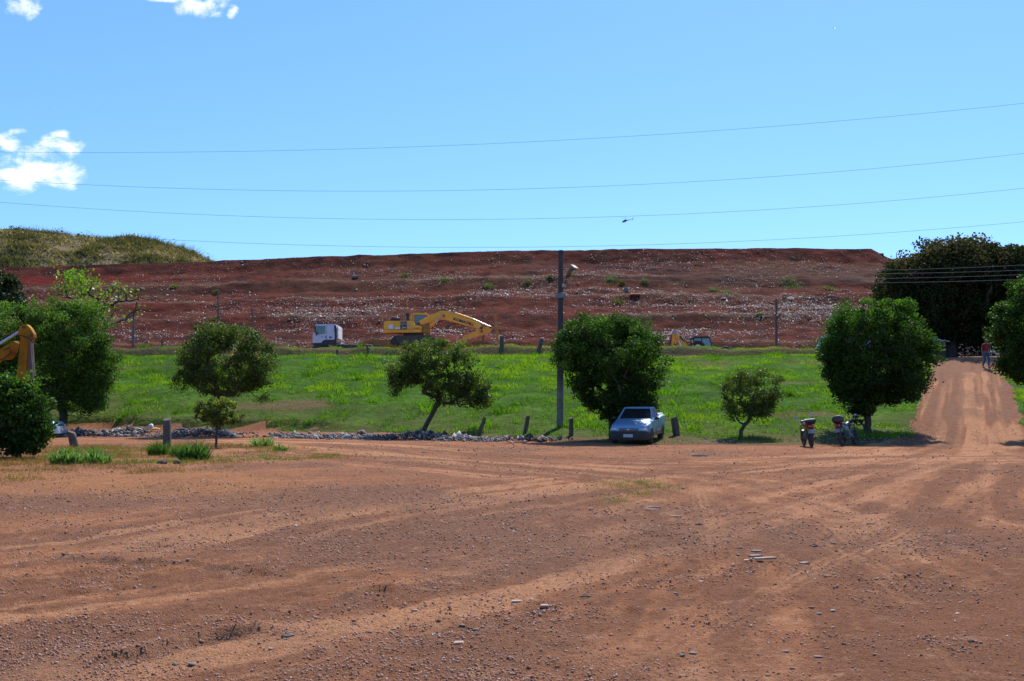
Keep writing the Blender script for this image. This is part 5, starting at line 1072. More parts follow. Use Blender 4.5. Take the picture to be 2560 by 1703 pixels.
for (q_, w_, m, lb, fl) in [
    (cl(808, 1032), 18, RK2, 'rounded grey stone near the bottom left, left of the flatter pale one', .7), (cl(882, 1038), 24, RK2, 'flat pale grey stone just below the deep wheel rut', .4),
    (cl(1700, 895), 18, RK1, 'blocky brown stone right of the end of the wheel rut', .6), (cl(1325, 920), 30, DRK, 'dark clod at the right end of the wheel rut', .5),
    (cl(2127, 865), 18, RK2, 'blue grey stone near the bottom centre, left of a smaller one', .6), (cl(2187, 876), 16, RK2, 'small grey stone beside the blue grey one near the bottom centre', .5),
    (cl(1630, 843), 15, RK1, 'brownish flat stone above the blocky brown one', .4), (cl(2350, 1018), 20, RK1, 'dark brown stone low in the middle of the foreground', .7),
    (cl(154, 516), 12, RK1, 'left one of two brown stones side by side at the left', .6), (cl(182, 516), 12, RK2, 'right one of two stones side by side at the left', .6),
    (cl(318, 284), 12, RK1, 'brown clod in the shade strip at the left of the yard', .6), (cl(265, 272), 11, RK1, 'small brown clod left of a slightly larger clod at the left', .5),
    (cl(1908, 783), 14, RK3, 'pale stone above the blue grey one near the centre', .5), (cl(1245, 975), 10, RK3, 'small pale stone right below the deep rut', .5),
    (cr(858, 402), 16, RK1, 'rusty brown clod right of the small planks in the middle of the yard', .8), (cr(1390, 498), 22, RK1, 'large smooth brown stone right of the pile of planks', .55),
    (cr(1055, 512), 20, RK1, 'dark brown stone just above the pile of planks', .45), (cr(1040, 546), 9, RK3, 'small white stone left above the pile of planks', .5),
    (cr(922, 437), 9, RK3, 'small white stone up left of the pile of planks', .6), (cr(982, 474), 15, RK2, 'grey stone between the rusty clod and the pile of planks', .5),
    (cr(1412, 796), 18, RK2, 'blue grey stone in the right foreground beside a white chip', .5), (cr(1478, 782), 12, RK3, 'white chip beside the blue grey stone in the right foreground', .4),
    (cr(1378, 776), 14, RK1, 'brown stone left above the blue grey one in the right foreground', .5), (cr(1258, 980), 20, RK2, 'flat grey stone near the bottom right, left of a darker one', .4),
    (cr(1405, 996), 26, RK2, 'wide flat dark stone near the bottom right', .35), (cr(785, 1014), 14, RK2, 'small dark stone low in the foreground right of centre', .6),
    (cr(830, 990), 22, DRK, 'dark broken clod low in the foreground right of centre', .45), (cr(2117, 936), 18, RK2, 'pale grey stone in the lower right corner', .5), (cr(2050, 793), 12, RK3, 'white stone in the right foreground, farther right than the rest', .5),
    (cr(755, 716), 13, RK2, 'grey stone left of the pink chips in the foreground', .5), (cr(90, 728), 12, RK3, 'white chip near the centre of the foreground beside a pale slab', .4),
    (cr(1292, 1064), 16, RK1, 'brown stone at the very bottom right of centre', .5), (cr(1915, 930), 10, RK1, 'little brown stone left of the pale grey corner stone', .6), (cr(870, 674), 12, RK3, 'pinkish chip in the middle of the right foreground', .3)]:
    rock(q_[0], q_[1], w_, m, lb, fl)
PLK = pm('weathered_plank', (.40, .27, .19), (.27, .17, .12), 12, .9); PLK2 = pm('grey_plank', (.26, .20, .17), (.17, .13, .11), 12, .9)
def plank(px, py, wpx, rz, m, lb, th=.03, dp=.09, dz_=0):
    X, Y = yp(px, py); L = wpx / FP * Y
    o = MB().prism([(-L / 2, -dp / 2), (L * .46, -dp * .45), (L / 2, dp * .1), (L * .44, dp / 2), (-L * .47, dp * .42), (-L / 2, 0)], 0, th, 'z', bev=.004).build('plank', m); o.location = (X, Y, float(Hfine(np.array([X]), np.array([Y]))[0]) - .004 + dz_); o.rotation_euler = (0, R(random.uniform(-2, 2)), rz)
    tag(o, lb, 'plank', 'bits of board lying on the dirt yard')
for (q_, w_, rz, m, lb, dz_) in [(cr(1165, 575), 66, .35, PLK, 'longest pale plank in the little heap, pointing up to the right', 0.03), (cr(1105, 570), 42, -.1, PLK, 'shorter plank at the left of the little heap', 0), (cr(1120, 557), 40, .5, PLK2, 'greyish plank in the middle of the little heap', .02), (cr(1125, 545), 26, -.5, PLK2, 'short scrap on top of the little heap of planks', .04),
    (cr(645, 322), 42, .1, PLK2, 'grey plank in the middle distance above a small red brown one', 0), (cr(640, 332), 28, -.1, PLK, 'short pale plank just below the grey one in the middle distance', 0), (cr(755, 360), 30, -.5, PLK, 'pale slanting plank right of the grey one in the middle distance', 0),
    (cr(22, 748), 26, 0, PLK, 'pale slab lying near the centre of the foreground', 0), (cl(2113, 954), 25, 0, PLK, 'reddish pale slab low in the centre of the foreground', 0), (cl(2050, 276), 30, .0, PLK2, 'thin brown board far out in the yard left of centre', 0), (cr(1345, 578), 30, .6, PLK2, 'thin grey stick right of the little heap of planks', 0),
    (cr(150, 772), 20, 0, PLK, 'small pale splinter right of the centre slab', 0), (cr(360, 727), 52, .0, DRK, 'long thin dark stick in the foreground right of the centre slab', 0), (cr(395, 183), 14, 0, PLK, 'small pale board far out in the yard near the grass specks', 0)]:
    plank(q_[0], q_[1], w_, rz, m, lb, .02 if m is not DRK else .012, .07 if m is not DRK else .02, dz_)
X, Y = yp(1750, 1142); q = MB(); q.torus((0, 0, 0), 'z', .17, .07, 20, 8, .5); q.cyl((0, 0, -.01), 'z', .16, .04, 18); o = q.build('hole_disc', pm('hole_black', (.012, .01, .01), (.02, .015, .015), 5, .9)); o.location = (X, Y, float(H(X, Y)) + .01); o.scale = (1.15, 1, 1)
tag(o, 'round black disc standing for a dark hole on the far side of the dirt yard', 'disc')  # flat black disc added in place of a dark pit in the ground
# on the landfill
def lg(px, py): return G(px, py, Lf, 98, 160)
for (px, py, w_, h_, lb) in [(605, 654, 9, 7, 'small grey boulder on the crest above the left side of the slope'), (888, 692, 14, 12, 'grey lump with a pale tip jutting from the left of the slope'), (1565, 728, 14, 26, 'dark upright stump beside an orange patch of earth'), (352, 720, 10, 8, 'grey block on the slope above the bare branches')]:
    p = lg(px, py + 4); r = w_ / 2 / FP * p.y; o = rockmesh('boulder', r, pm('boulder_grey', (.16, .13, .13), (.09, .07, .07), 3, .9), px, 1.0); o.scale = (1, 1, h_ / w_); o.location = (p.x, p.y, p.z + r * .2); tag(o, lb, 'boulder')
p = lg(1588, 738); o = rockmesh('earth_mound', .42, pm('orange_earth', (.42, .12, .05), (.30, .08, .04), 2, .95), 5, .4, 1.6); o.location = p; tag(o, 'small mound of bright orange earth beside the dark stump', 'earth mound')
Yc = 149.5; p = Pt(2203, 652, Yc); zc_ = float(Lf(p.x, Yc)); o = MB().box(-.28, .28, -.3, .3, -.4, CH + (HY - 634) / FP * Yc - zc_, .03).build('concrete_block', pm('block_grey', (.10, .11, .13), (.08, .085, .1), 2, .9)); o.location = (p.x, Yc, zc_); o.scale = (1, 1, 1); tag(o, 'upright concrete block standing at the right end of the crest', 'concrete block')
# bags among the left rubble
p = G(378, 1078); o = rockmesh('plastic_bag', .16, pm('bag_white', (.6, .6, .62)), 3, 1.1); o.location = p + Vector((0, -.1, .22)); tag(o, 'crumpled white bag on the rubble beside a yellow scrap', 'bag')
p = G(393, 1084); o = rockmesh('plastic_scrap', .17, pm('scrap_yellow', (.70, .38, .04)), 9, .45, 1.5); o.location = p + Vector((0, -.3, .25)); tag(o, 'bright yellow plastic scrap on the rubble beside a white bag', 'plastic scrap')
p = G(453, 1143); o = MB().prism([(-.35, -.1), (.1, -.14), (.34, -.05), (.3, .08), (-.1, .12), (-.34, .06)], 0, .05, 'z', bev=.008).build('cardboard', pm('card_pale', (.6, .6, .6))); o.location = p + Vector((0, 0, .02)); tag(o, 'pale flat sheet of cardboard in front of the dark green clump', 'cardboard')
for (px, py, w_, lb) in ((405, 1161, 22, 'left log of two lying on the dry grass'), (442, 1160, 20, 'right log of two lying on the dry grass')):
    X, Y = yp(px, py); L = w_ / FP * Y; o = MB().tube([(-L / 2, 0, .04), (0, .03, .06), (L / 2, -.03, .04)], [.05, .06, .045], 10).build('log', WOOD, None, True); o.location = (X, Y, 0); tag(o, lb, 'log', 'short logs on the dry grass')
# ================================================================== TREES AND PLANTS
LM = {'deep': leafmat('leaf_deep', (.018, .038, .007), (.034, .085, .009), (.10, .24, .018), .32, .6, .2),
      'soft': leafmat('leaf_soft', (.035, .075, .012), (.065, .14, .018), (.13, .25, .03), .35, .6, .2),
      'olive': leafmat('leaf_olive', (.04, .06, .012), (.07, .115, .016), (.15, .24, .028), .35, .55, .3),
      'lime': leafmat('leaf_lime', (.05, .10, .012), (.10, .20, .018), (.19, .30, .03), .45, .45, .4),
      'yellowish': leafmat('leaf_yellowish', (.06, .08, .015), (.12, .16, .02), (.24, .27, .035), .42, .45, .4),
      'mango': leafmat('leaf_mango', (.016, .026, .008), (.035, .045, .014), (.12, .085, .055), .2, .8, .1),
      'weed': leafmat('leaf_weed', (.045, .09, .03), (.08, .15, .05), (.15, .25, .09), .4, .5, .35),
      'dark': leafmat('leaf_dark', (.018, .028, .008), (.032, .048, .014), (.07, .10, .02), .22, .5, .35)}
BARK = pm('bark', (.075, .055, .042), (.04, .03, .025), 9, .95, bmp=.7, bs=22)
def leafmesh(name, C, size, m, parent, tint, droop=0.25, asp=0.36):
    n = len(C); d = RNG.normal(0, 1, (n, 3)); d[:, 2] = d[:, 2] * .6 - droop; d /= np.linalg.norm(d, axis=1)[:, None]
    e = RNG.normal(0, 1, (n, 3)); e[:, 2] *= .5; s_ = np.cross(d, e); s_ /= np.linalg.norm(s_, axis=1)[:, None] + 1e-9
    nn_ = np.cross(s_, d); size = np.asarray(size)[:, None]
    a = C - d * size * .5; b_ = C + d * size * .5 - nn_ * size * .12; l = C + s_ * size * asp + nn_ * size * .05; r = C - s_ * size * asp + nn_ * size * .05
    V = np.stack([a, l, b_, r], 1).reshape(-1, 3); i = np.arange(n)[:, None] * 4
    F = np.concatenate([i + np.array([[0, 1, 2]]), i + np.array([[0, 2, 3]])], 0)
    return np_mesh(name, V, F, m, parent, False, np.repeat(tint, 4))
def branches(base, forks, tips, r0, name='trunk', parent=None, wig=.12, minr=.012, arch=.10, rpow=.42):
    """grow limbs from the trunk polyline to every tip, each joined to the nearest earlier node"""
    nodes = [np.array(p, float) for p in [base] + forks]; par = [-1] + list(range(len(forks)))
    tips = sorted([np.array(t, float) for t in tips], key=lambda t: np.linalg.norm(t - nodes[-1]))
    start = max(1, len(forks) - 1); leafn = []
    for t in tips:
        arr = np.array(nodes[start:]); dv = t - arr; dist = np.linalg.norm(dv, axis=1); pen = dist + .8 * np.clip(-dv[:, 2] + .1, 0, None) + .15 * np.linalg.norm(arr - nodes[start], axis=1)
        j = int(np.argmin(pen)) + start; p = nodes[j]; L = np.linalg.norm(t - p); k = max(2, int(L / .45)); prev = j
        side = RNG.normal(0, 1, 3) * L * wig * .5
        for i in range(1, k + 1):
            f = i / k; q = p + (t - p) * f + side * math.sin(math.pi * f) + np.array([0, 0, -L * arch * math.sin(math.pi * f)]); nodes.append(q); par.append(prev); prev = len(nodes) - 1
        leafn.append(prev)
    cnt = np.zeros(len(nodes))
    for l in leafn:
        q = l
        while q >= 0: cnt[q] += 1; q = par[q]
    cnt = np.maximum(cnt, 1); rad = np.maximum(r0 * (cnt / cnt[0]) ** rpow, minr)
    V = []; F = []
    for i in range(1, len(nodes)):
        a, b_ = nodes[par[i]], nodes[i]; t = b_ - a; L = np.linalg.norm(t)
        if L < 1e-6: continue
        t /= L; u = np.cross(t, [0.3, .2, 1.0] if abs(t[2]) < .9 else [1, 0, 0]); u /= np.linalg.norm(u); v = np.cross(t, u); o = len(V); n = 7 if rad[i] > .04 else 4
        ra = min(rad[par[i]], rad[i] * 1.35) if i > len(forks) else rad[par[i]] * (1.25 if par[i] == 0 else 1)
        for (c, r) in ((a - t * ra * .15, ra), (b_ + t * rad[i] * .15, rad[i])):
            for k in range(n):
                an = 2 * math.pi * k / n; V.append(c + (u * math.cos(an) + v * math.sin(an)) * r)
        for k in range(n): F.append((o + k, o + (k + 1) % n, o + n + (k + 1) % n, o + n + k))
    return np_mesh(name, V, F, BARK, parent, True)
def tree(name, label, Y, base, forks, lobes, leaf, nclump, nleaf, lsize, r0, clr=.28, shell=.5, depth=.95, group='trees in front of the landfill', topbright=.25, droop=.25, bottom=None, cat='tree', jit=1.0, minr=.012, arch=.10, hollow=0.0):
    """lobes: (px, py, rx, ry) in the photograph's pixels at the tree's own distance"""
    bx = G(*base) if Y is None else None
    if bx is None: bx = Pt(base[0], base[1], Y); bx.z = hz(bx.x, Y)
    Y = bx.y; k = Y / FP
    root = tag(empty(name, bx), label, cat, group); W = []; LB = []
    for (px, py, rx, ry) in lobes:
        c = Pt(px, py, Y) - bx; LB.append((np.array([c.x, 0 + RNG.normal(0, .12) * rx * k, c.z]), np.array([rx * k, (rx + ry) / 2 * k * depth, ry * k]))); W.append(rx * ry * (rx + ry))
    W = np.array(W, float) ** .8; W /= W.sum(); tips = []
    while len(tips) < nclump:
        c, r = LB[RNG.choice(len(LB), p=W)]; d = RNG.normal(0, 1, 3); d /= np.linalg.norm(d); rr = RNG.random() ** (1 / 3) * (1 - shell) + shell * (1 - .12 * RNG.random()) if RNG.random() > .25 else RNG.random() ** .5
        rr = rr * (1.2 if RNG.random() < .22 else 1); p = c + d * r * rr * (1 - clr * .35 / max(r.min(), .3))
        if hollow and rr < hollow: continue
        if p[2] < .15: continue
        tips.append(p)
    fk = [np.array(Pt(px, py, Y) - bx) for px, py in forks]
    if fk: branches((0, 0, -.2), fk, tips, r0, parent=root, minr=minr, arch=arch)
    T = np.array(tips); per = nleaf // nclump; cs = RNG.lognormal(0, .3, nclump) * clr
    idx = np.repeat(np.arange(nclump), np.maximum(4, (per * (cs / clr) ** 1.6 * RNG.uniform(.6, 1.4, nclump)).astype(int)))
    o = RNG.normal(0, 1, (len(idx), 3)); o /= np.linalg.norm(o, axis=1)[:, None]; o *= (RNG.random(len(idx)) ** .45)[:, None] * cs[idx][:, None] * jit; o[:, 2] *= .75
    C = T[idx] + o; C = C[C[:, 2] > .05]; idx = idx[:len(C)]
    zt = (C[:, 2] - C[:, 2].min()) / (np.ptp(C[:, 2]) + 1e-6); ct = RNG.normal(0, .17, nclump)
    ti = np.clip(.38 + ct[idx] + RNG.normal(0, .14, len(C)) + topbright * (zt - .5), 0, 1)  # leaves lighter toward the top: backlight painted in; on the mango, brown new growth
    leafmesh('crown', C, RNG.uniform(.65, 1.25, len(C)) * lsize, LM[leaf], root, ti, droop)
    return root
TG = 'trees planted along the foot of the bank'
# giant tree at the right
tree('mango_tree', 'giant dark dome shaped tree with brownish new leaves at the top right', 80, (2372, 900), [(2380, 850), (2390, 800)],
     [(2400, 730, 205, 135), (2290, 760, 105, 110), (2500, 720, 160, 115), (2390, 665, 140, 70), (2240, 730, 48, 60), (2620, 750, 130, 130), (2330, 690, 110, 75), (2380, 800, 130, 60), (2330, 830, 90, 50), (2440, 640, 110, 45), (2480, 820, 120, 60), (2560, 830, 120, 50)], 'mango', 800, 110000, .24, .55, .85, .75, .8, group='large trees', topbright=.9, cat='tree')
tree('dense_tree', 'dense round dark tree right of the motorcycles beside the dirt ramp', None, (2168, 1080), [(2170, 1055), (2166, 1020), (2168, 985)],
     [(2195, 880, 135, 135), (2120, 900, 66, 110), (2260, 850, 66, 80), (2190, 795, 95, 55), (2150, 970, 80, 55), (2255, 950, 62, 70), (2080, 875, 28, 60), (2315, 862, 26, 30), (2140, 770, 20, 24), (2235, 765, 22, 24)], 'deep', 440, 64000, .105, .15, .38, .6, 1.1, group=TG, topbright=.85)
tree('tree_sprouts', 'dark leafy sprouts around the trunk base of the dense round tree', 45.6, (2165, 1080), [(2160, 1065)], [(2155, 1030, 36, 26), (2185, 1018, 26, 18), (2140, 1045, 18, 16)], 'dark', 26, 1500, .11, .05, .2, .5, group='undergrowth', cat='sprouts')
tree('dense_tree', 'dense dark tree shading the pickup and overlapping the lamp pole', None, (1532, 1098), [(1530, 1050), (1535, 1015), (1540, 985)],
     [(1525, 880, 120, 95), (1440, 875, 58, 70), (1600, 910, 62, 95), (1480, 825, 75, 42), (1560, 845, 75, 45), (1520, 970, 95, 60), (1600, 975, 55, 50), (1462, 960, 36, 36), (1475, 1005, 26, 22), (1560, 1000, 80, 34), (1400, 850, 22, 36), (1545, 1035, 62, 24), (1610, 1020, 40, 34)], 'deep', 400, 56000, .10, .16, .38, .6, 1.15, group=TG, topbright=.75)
tree('leaning_tree', 'airy tree with a leaning dark trunk growing out of the rubble', None, (1050, 1084), [(1066, 1062), (1078, 1040), (1092, 1012)],
     [(1085, 885, 82, 46), (1010, 930, 46, 44), (1060, 930, 60, 42), (1150, 925, 56, 50), (1195, 985, 46, 46), (985, 965, 20, 34), (1160, 985, 50, 30), (1205, 1020, 24, 22), (1110, 960, 70, 40), (1120, 1000, 40, 16), (1025, 900, 48, 36), (1140, 888, 34, 30), (990, 945, 24, 24)], 'olive', 200, 17500, .11, .12, .33, .35, .85, group=TG, topbright=.5, minr=.014, arch=.04)
tree('small_tree', 'small thin leaved tree between the pickup and the motorcycles', None, (1853, 1094), [(1852, 1078), (1862, 1062)],
     [(1880, 985, 72, 62), (1835, 975, 34, 42), (1930, 960, 30, 38), (1870, 935, 50, 22), (1900, 1020, 48, 28), (1840, 1020, 30, 30), (1915, 995, 44, 40)], 'olive', 130, 9000, .09, .085, .28, .6, .9, group=TG, topbright=.1, minr=.010)
tree('broad_tree', 'broad olive green tree behind the yellow green sapling', 52, (548, 1085), [(545, 1050), (548, 1010), (552, 985)],
     [(565, 900, 120, 80), (490, 905, 52, 66), (640, 900, 52, 66), (545, 840, 66, 40), (560, 960, 100, 36), (640, 960, 50, 36), (600, 835, 46, 34), (480, 945, 46, 30), (660, 985, 28, 22), (630, 850, 34, 34)], 'olive', 290, 32000, .10, .15, .37, .6, .9, group=TG, topbright=.25)
tree('sapling', 'yellow green sapling growing from the verge beside the thick post', None, (540, 1120), [(541, 1095), (542, 1070)],
     [(545, 1035, 48, 34), (515, 1030, 28, 28), (580, 1040, 28, 26), (545, 1005, 32, 20), (530, 1050, 30, 16)], 'yellowish', 90, 4500, .085, .045, .15, .5, .9, group=TG, topbright=.3, minr=.008)
tree('bushy_tree', 'large soft green bushy tree filling the left side', 54, (150, 1075), [(160, 1040), (150, 1000), (148, 960)],
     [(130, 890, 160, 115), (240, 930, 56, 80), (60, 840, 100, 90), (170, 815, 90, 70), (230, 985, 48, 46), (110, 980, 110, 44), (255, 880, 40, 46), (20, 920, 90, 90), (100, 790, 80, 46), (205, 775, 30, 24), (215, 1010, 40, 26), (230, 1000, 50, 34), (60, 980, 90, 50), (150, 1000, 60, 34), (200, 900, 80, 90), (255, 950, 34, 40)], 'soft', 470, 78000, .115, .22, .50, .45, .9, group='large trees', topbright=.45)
tree('bush_tree', 'glossy dark bush in the left foreground in front of the digger', None, (45, 1145), [(48, 1120), (50, 1095)],
     [(50, 1040, 70, 78), (20, 990, 50, 56), (85, 1060, 40, 60), (95, 1010, 26, 30), (30, 1105, 62, 34), (75, 1100, 40, 34), (75, 975, 26, 24), (-30, 1030, 50, 70), (8, 950, 24, 26)], 'deep', 170, 11000, .13, .08, .28, .6, .9, group='undergrowth', topbright=.6, cat='bush')
tree('edge_tree', 'dense tree cut off by the right edge beside the ramp', None, (2610, 1098), [(2606, 1060), (2600, 1010), (2600, 960)],
     [(2582, 830, 92, 130), (2522, 800, 36, 60), (2557, 880, 45, 66), (2582, 725, 60, 44), (2622, 900, 110, 90), (2682, 800, 120, 130), (2557, 945, 30, 34), (2547, 900, 24, 34), (2542, 740, 34, 34)], 'deep', 340, 52000, .105, .18, .36, .7, .95, group=TG, topbright=.5)
# sparse tree at the left
def bare(px0, py0, tips_px, Y, label, r0):
    bx = Pt(px0, py0, Y); bx.z = hz(bx.x, Y); root = tag(empty('sparse_tree', bx), label, 'tree', 'large trees'); tips = []
    for (px, py) in tips_px: p = Pt(px, py, Y) - bx; tips.append((p.x, RNG.normal(0, .8), p.z))
    guide = [(Pt(px, py, Y) - bx) for px, py in ((225, 835), (245, 840), (200, 840), (265, 825), (185, 815), (232, 810), (208, 805), (285, 808), (250, 800))]
    branches((0, 0, -.2), [np.array(Pt(px0 + 3, py0 - 90, Y) - bx), np.array(Pt(px0 + 6, py0 - 130, Y) - bx)], tips + [(g_.x, RNG.normal(0, .3), g_.z) for g_ in guide], r0, parent=root, wig=.05, minr=.016, arch=-.05); return root, tips
tps = [(150, 682), (165, 690), (178, 700), (190, 712), (205, 705), (218, 692), (232, 705), (245, 720), (200, 735), (160, 720), (175, 745), (222, 740), (262, 735), (285, 742), (300, 750), (278, 765), (320, 740), (345, 748), (330, 770), (300, 790), (262, 790), (240, 770), (210, 770), (185, 775), (315, 800), (355, 770), (270, 810), (230, 800), (195, 800), (295, 720), (250, 748), (340, 790), (160, 745), (235, 735), (270, 755), (250, 770), (290, 765), (310, 755), (325, 752), (350, 735), (305, 780), (285, 800), (245, 800), (360, 760), (220, 785), (190, 755), (270, 725), (230, 760), (315, 725)]
rt, tp_ = bare(215, 1000, tps, 62, 'sparse tree with bare branches and bright green leaf tufts on top', .17)
C = []; TI = []
for (t, (px, py)) in zip(tp_, tps):
    n_ = 85 if px < 235 and py < 725 else (32 if py < 745 and px < 300 else (3 if px > 305 else 9))
    C.append(np.array(t) + RNG.normal(0, .34, (n_, 3)) * [1, 1, .7])
C = np.concatenate(C); leafmesh('crown', C, RNG.uniform(.12, .20, len(C)), LM['lime'], rt, RNG.uniform(.3, 1, len(C)), .1, .42)
tree('dark_tree', 'dark olive tree at the upper left edge behind the bushy tree', 66, (-40, 980), [(-40, 900), (-40, 850)], [(-20, 745, 72, 60), (30, 730, 36, 34), (-70, 760, 80, 90), (45, 760, 26, 20), (10, 700, 34, 26)], 'dark', 170, 22000, .16, .2, .36, .6, .9, group='large trees', topbright=.3)
for (px, py, r, lb) in ((38, 585, 15, 'small dark tree on the left shoulder of the far hill'), (5, 600, 16, 'small tree at the left edge of the far hill')):
    Yt = 228; bx = Pt(px, py + 30, Yt); bx.z = float(Ff(bx.x, Yt)); root = tag(empty('hill_tree', bx), lb, 'tree', 'trees on the far hill'); c = Pt(px, py, Yt) - bx
    T = np.array([c]) + RNG.normal(0, 1, (40, 3)) * [r * .045, .8, r * .04]; branches((0, 0, -.5), [np.array([0, 0, max(.5, c.z * .5)])], list(T), .12, parent=root, minr=.03)
    C = T[RNG.integers(0, 40, 1500)] + RNG.normal(0, .35, (1500, 3)); leafmesh('crown', C, RNG.uniform(.25, .5, 1500), LM['dark'], root, RNG.uniform(.3, 1, 1500))
C = []; TI = []
for i in range(170):
    x = RNG.uniform(-128, -68); y = RNG.uniform(185, 230); r = RNG.uniform(.4, 1.4); n_ = int(60 * r)
    q = RNG.normal(0, .5, (n_, 3)) * r; q[:, 2] = np.abs(q[:, 2]) + .1; C.append(q + [x, y, float(Ff(x, y))]); TI.append(np.clip(RNG.uniform(0, .7) + RNG.normal(0, .15, n_), 0, 1))
for i in range(60):
    x = RNG.uniform(-128, -70); r = RNG.uniform(.3, .9); q = RNG.normal(0, .4, (25, 3)) * [r, r, r * 1.5]; q[:, 2] = np.abs(q[:, 2]) + .3; C.append(q + [x, 229.5, float(Ff(x, 229.5))]); TI.append(RNG.uniform(0, 1, 25))
C = np.concatenate(C); hb_ = leafmesh('hill_bushes', C, RNG.uniform(.2, .5, len(C)), SCR, None, np.concatenate(TI)); tag(hb_, 'low grey green bushes dotted over the far hill', 'bushes', kind='stuff')
# shrubs on the landfill
def shrub(px, py, rx, ry, lb, leaf='weed', n=420, sz=.22):
    p = lg(px, py + ry); k = p.y / FP; C = RNG.normal(0, 1, (n, 3)) * [rx * k * .5, rx * k * .4, ry * k * .5]; C[:, 2] = np.abs(C[:, 2]) * .9 + .1; C[:, 2] += (Lf(p.x + C[:, 0], p.y + C[:, 1]) - p.z)
    r = tag(empty('shrub', p), lb, 'shrub', 'green shrubs growing on the landfill slope')
    leafmesh('foliage', C, RNG.uniform(.6, 1.2, n) * sz, LM[leaf], r, RNG.uniform(.2, 1, n), 0, .3)
for a in [(1786, 722, 14, 9, 'left tuft of the bright green pair right of the orange mound', 'lime'), (1815, 727, 22, 9, 'wider right tuft of the bright green pair right of the orange mound', 'lime'), (1012, 688, 16, 8, 'pale green tuft high on the slope above the excavator', 'weed'), (1113, 697, 22, 5, 'long low pale tuft on the slope left of the pole', 'weed'),
          (1222, 714, 20, 5, 'low bright green tuft left of the pole, halfway up the slope', 'lime'), (1318, 706, 14, 5, 'small green tuft just left of the lamp pole', 'weed'), (1525, 696, 13, 9, 'round green tuft above and left of the dark stump', 'lime'), (1556, 706, 8, 5, 'tiny green tuft above the dark stump', 'weed'), (1612, 702, 12, 7, 'bright tuft above the orange mound', 'lime'),
          (1376, 692, 10, 6, 'tiny green tuft close left of the lamp head', 'weed'), (1545, 752, 22, 6, 'dusty green tuft below the dark stump', 'weed'), (1975, 700, 26, 7, 'dull green tuft in the upper right part of the slope', 'weed'), (1985, 714, 40, 6, 'wide dull green strip below another one at the upper right', 'weed'), (2075, 718, 26, 5, 'short dull green strip nearest the giant tree', 'weed'),
          (540, 727, 10, 10, 'round green tuft on top of a thin pole at the left', 'weed'), (435, 715, 14, 4, 'yellowish grass tuft above the bare branches', 'yellowish'), (1530, 700, 30, 4, 'long thin green line of weeds right of the lamp', 'weed'), (1900, 785, 12, 5, 'faint tuft left of the far lamp pole', 'weed')]:
    shrub(a[0], a[1], a[2] * .8, a[3] * .7, a[4], leaf={'lime': 'weed', 'weed': 'olive'}.get(a[5], a[5]), n=230, sz=.16)
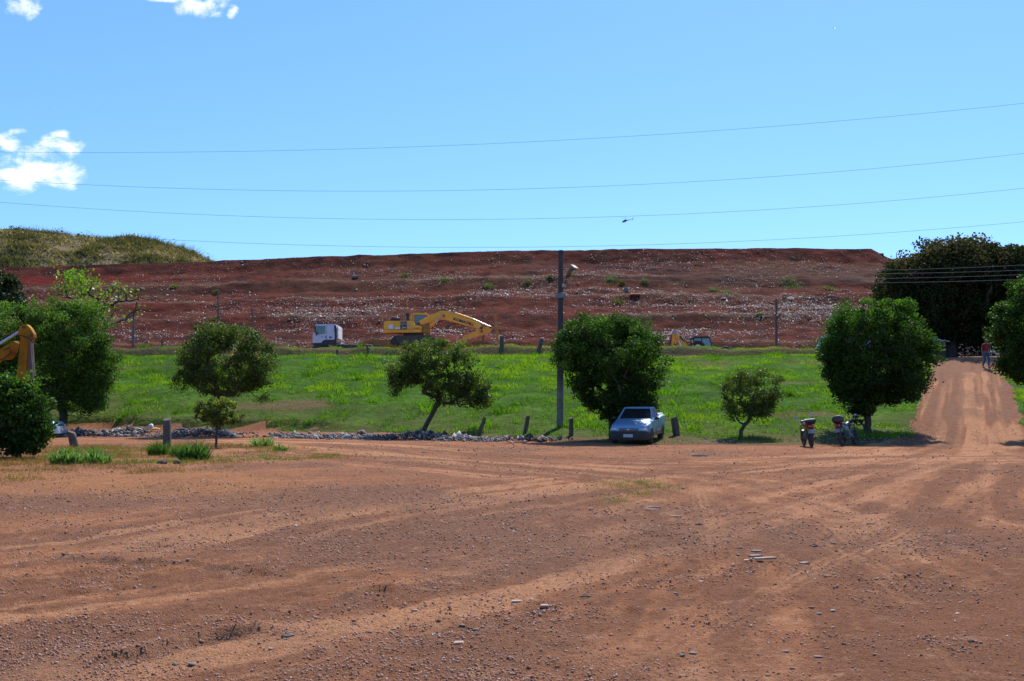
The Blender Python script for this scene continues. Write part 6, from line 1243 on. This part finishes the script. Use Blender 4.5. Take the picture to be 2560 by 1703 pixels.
# clumps in the verge
def clump(px, py, wpx, hpx, lb, n, m, tlo, thi, name='grass_clump'):
    X, Y = yp(px, py); Z = hz(X, Y); k = Y / FP; r = wpx / 2 * k; hh = hpx * k
    a = RNG.uniform(0, 6.283, n); q = RNG.random(n) ** .6; x = np.cos(a) * q * r * .75; y = np.sin(a) * q * r * .5; h = hh * RNG.uniform(.5, 1.05, n) * (1 - .45 * q ** 2)
    n = n // 5; a, q, x, y, h = [v[:n] for v in (a, q, x, y, h)]; h = h * RNG.choice([.5, .9, 1.5], n); w_ = RNG.uniform(.012, .026, n); aa = RNG.uniform(0, 6.283, n); lx_ = np.cos(a) * q * r * .55 + RNG.normal(0, .8, n) * h * .6; ly_ = np.sin(a) * q * r * .4 + RNG.normal(0, .3, n) * h * .5
    b0 = np.stack([x - np.cos(aa) * w_, y - np.sin(aa) * w_, x * 0 - .02], 1); b1 = np.stack([x + np.cos(aa) * w_, y + np.sin(aa) * w_, x * 0 - .02], 1)
    m0 = np.stack([x + lx_ * .35 - np.cos(aa) * w_ * .8, y + ly_ * .35, h * .75], 1); m1 = np.stack([x + lx_ * .35 + np.cos(aa) * w_ * .8, y + ly_ * .35, h * .75], 1); tp2 = np.stack([x + lx_, y + ly_, h * RNG.uniform(.75, 1.1, n)], 1)
    V = np.stack([b0, b1, m1, m0, tp2], 1).reshape(-1, 3); i = np.arange(n)[:, None] * 5; F = np.concatenate([i + np.array([[0, 1, 2]]), i + np.array([[0, 2, 3]]), i + np.array([[3, 2, 4]])], 0)
    o = np_mesh(name, V, F, m, None, False, np.repeat(RNG.uniform(tlo, thi, n), 5)); o.location = (X, Y, Z); tag(o, lb, 'grass clump', 'grass clumps on the verge')
WD = leafmat('clump_blade', (.03, .07, .018), (.06, .13, .035), (.20, .29, .16), .4, .5, .3)
clump(170, 1160, 100, 36, 'wide low pale green clump beside the leaning stump', 3800, WD, .5, 1); clump(238, 1158, 90, 34, 'feathery grey green clump right of the pale green one', 3000, WD, .6, 1)
clump(485, 1148, 90, 40, 'bright green tufted clump right of the thick post', 3400, WD, .15, .6); clump(395, 1138, 60, 34, 'dark green clump at the foot of the thick post', 2200, WD, .1, .5); clump(445, 1142, 50, 28, 'small green clump between two larger ones by the thick post', 1400, WD, .2, .6)
clump(655, 1116, 70, 22, 'grey green clump right of the sapling', 1500, WD, .6, 1); clump(700, 1126, 40, 16, 'small dull tuft at the right end of the verge', 800, WD, .5, .9)
# weeds on the slope
n_ = 0
xs_, ys_, hs_, ti_ = [], [], [], []
for i in range(260):
    y = RNG.uniform(46, 83); x = RNG.uniform(-.5, .36) * y
    if float(grassmask(np.array(x), np.array(y))) < .6: continue
    c = int(RNG.uniform(20, 90)); r = RNG.uniform(.15, .5); xs_.append(RNG.normal(x, r, c)); ys_.append(RNG.normal(y, r, c)); hs_.append(RNG.uniform(.15, .45, c) * RNG.uniform(.6, 1.2)); ti_.append(RNG.uniform(0, .4, c) + RNG.uniform(0, .6))
xv, yv, hv, tv = map(np.concatenate, (xs_, ys_, hs_, ti_))
tag(blades('slope_weeds', xv, yv, H(xv, yv), hv, RNG.uniform(.02, .04, len(xv)), GR, np.clip(tv, 0, 1), .5), 'taller weeds growing in patches over the grass bank', 'weeds', kind='stuff')
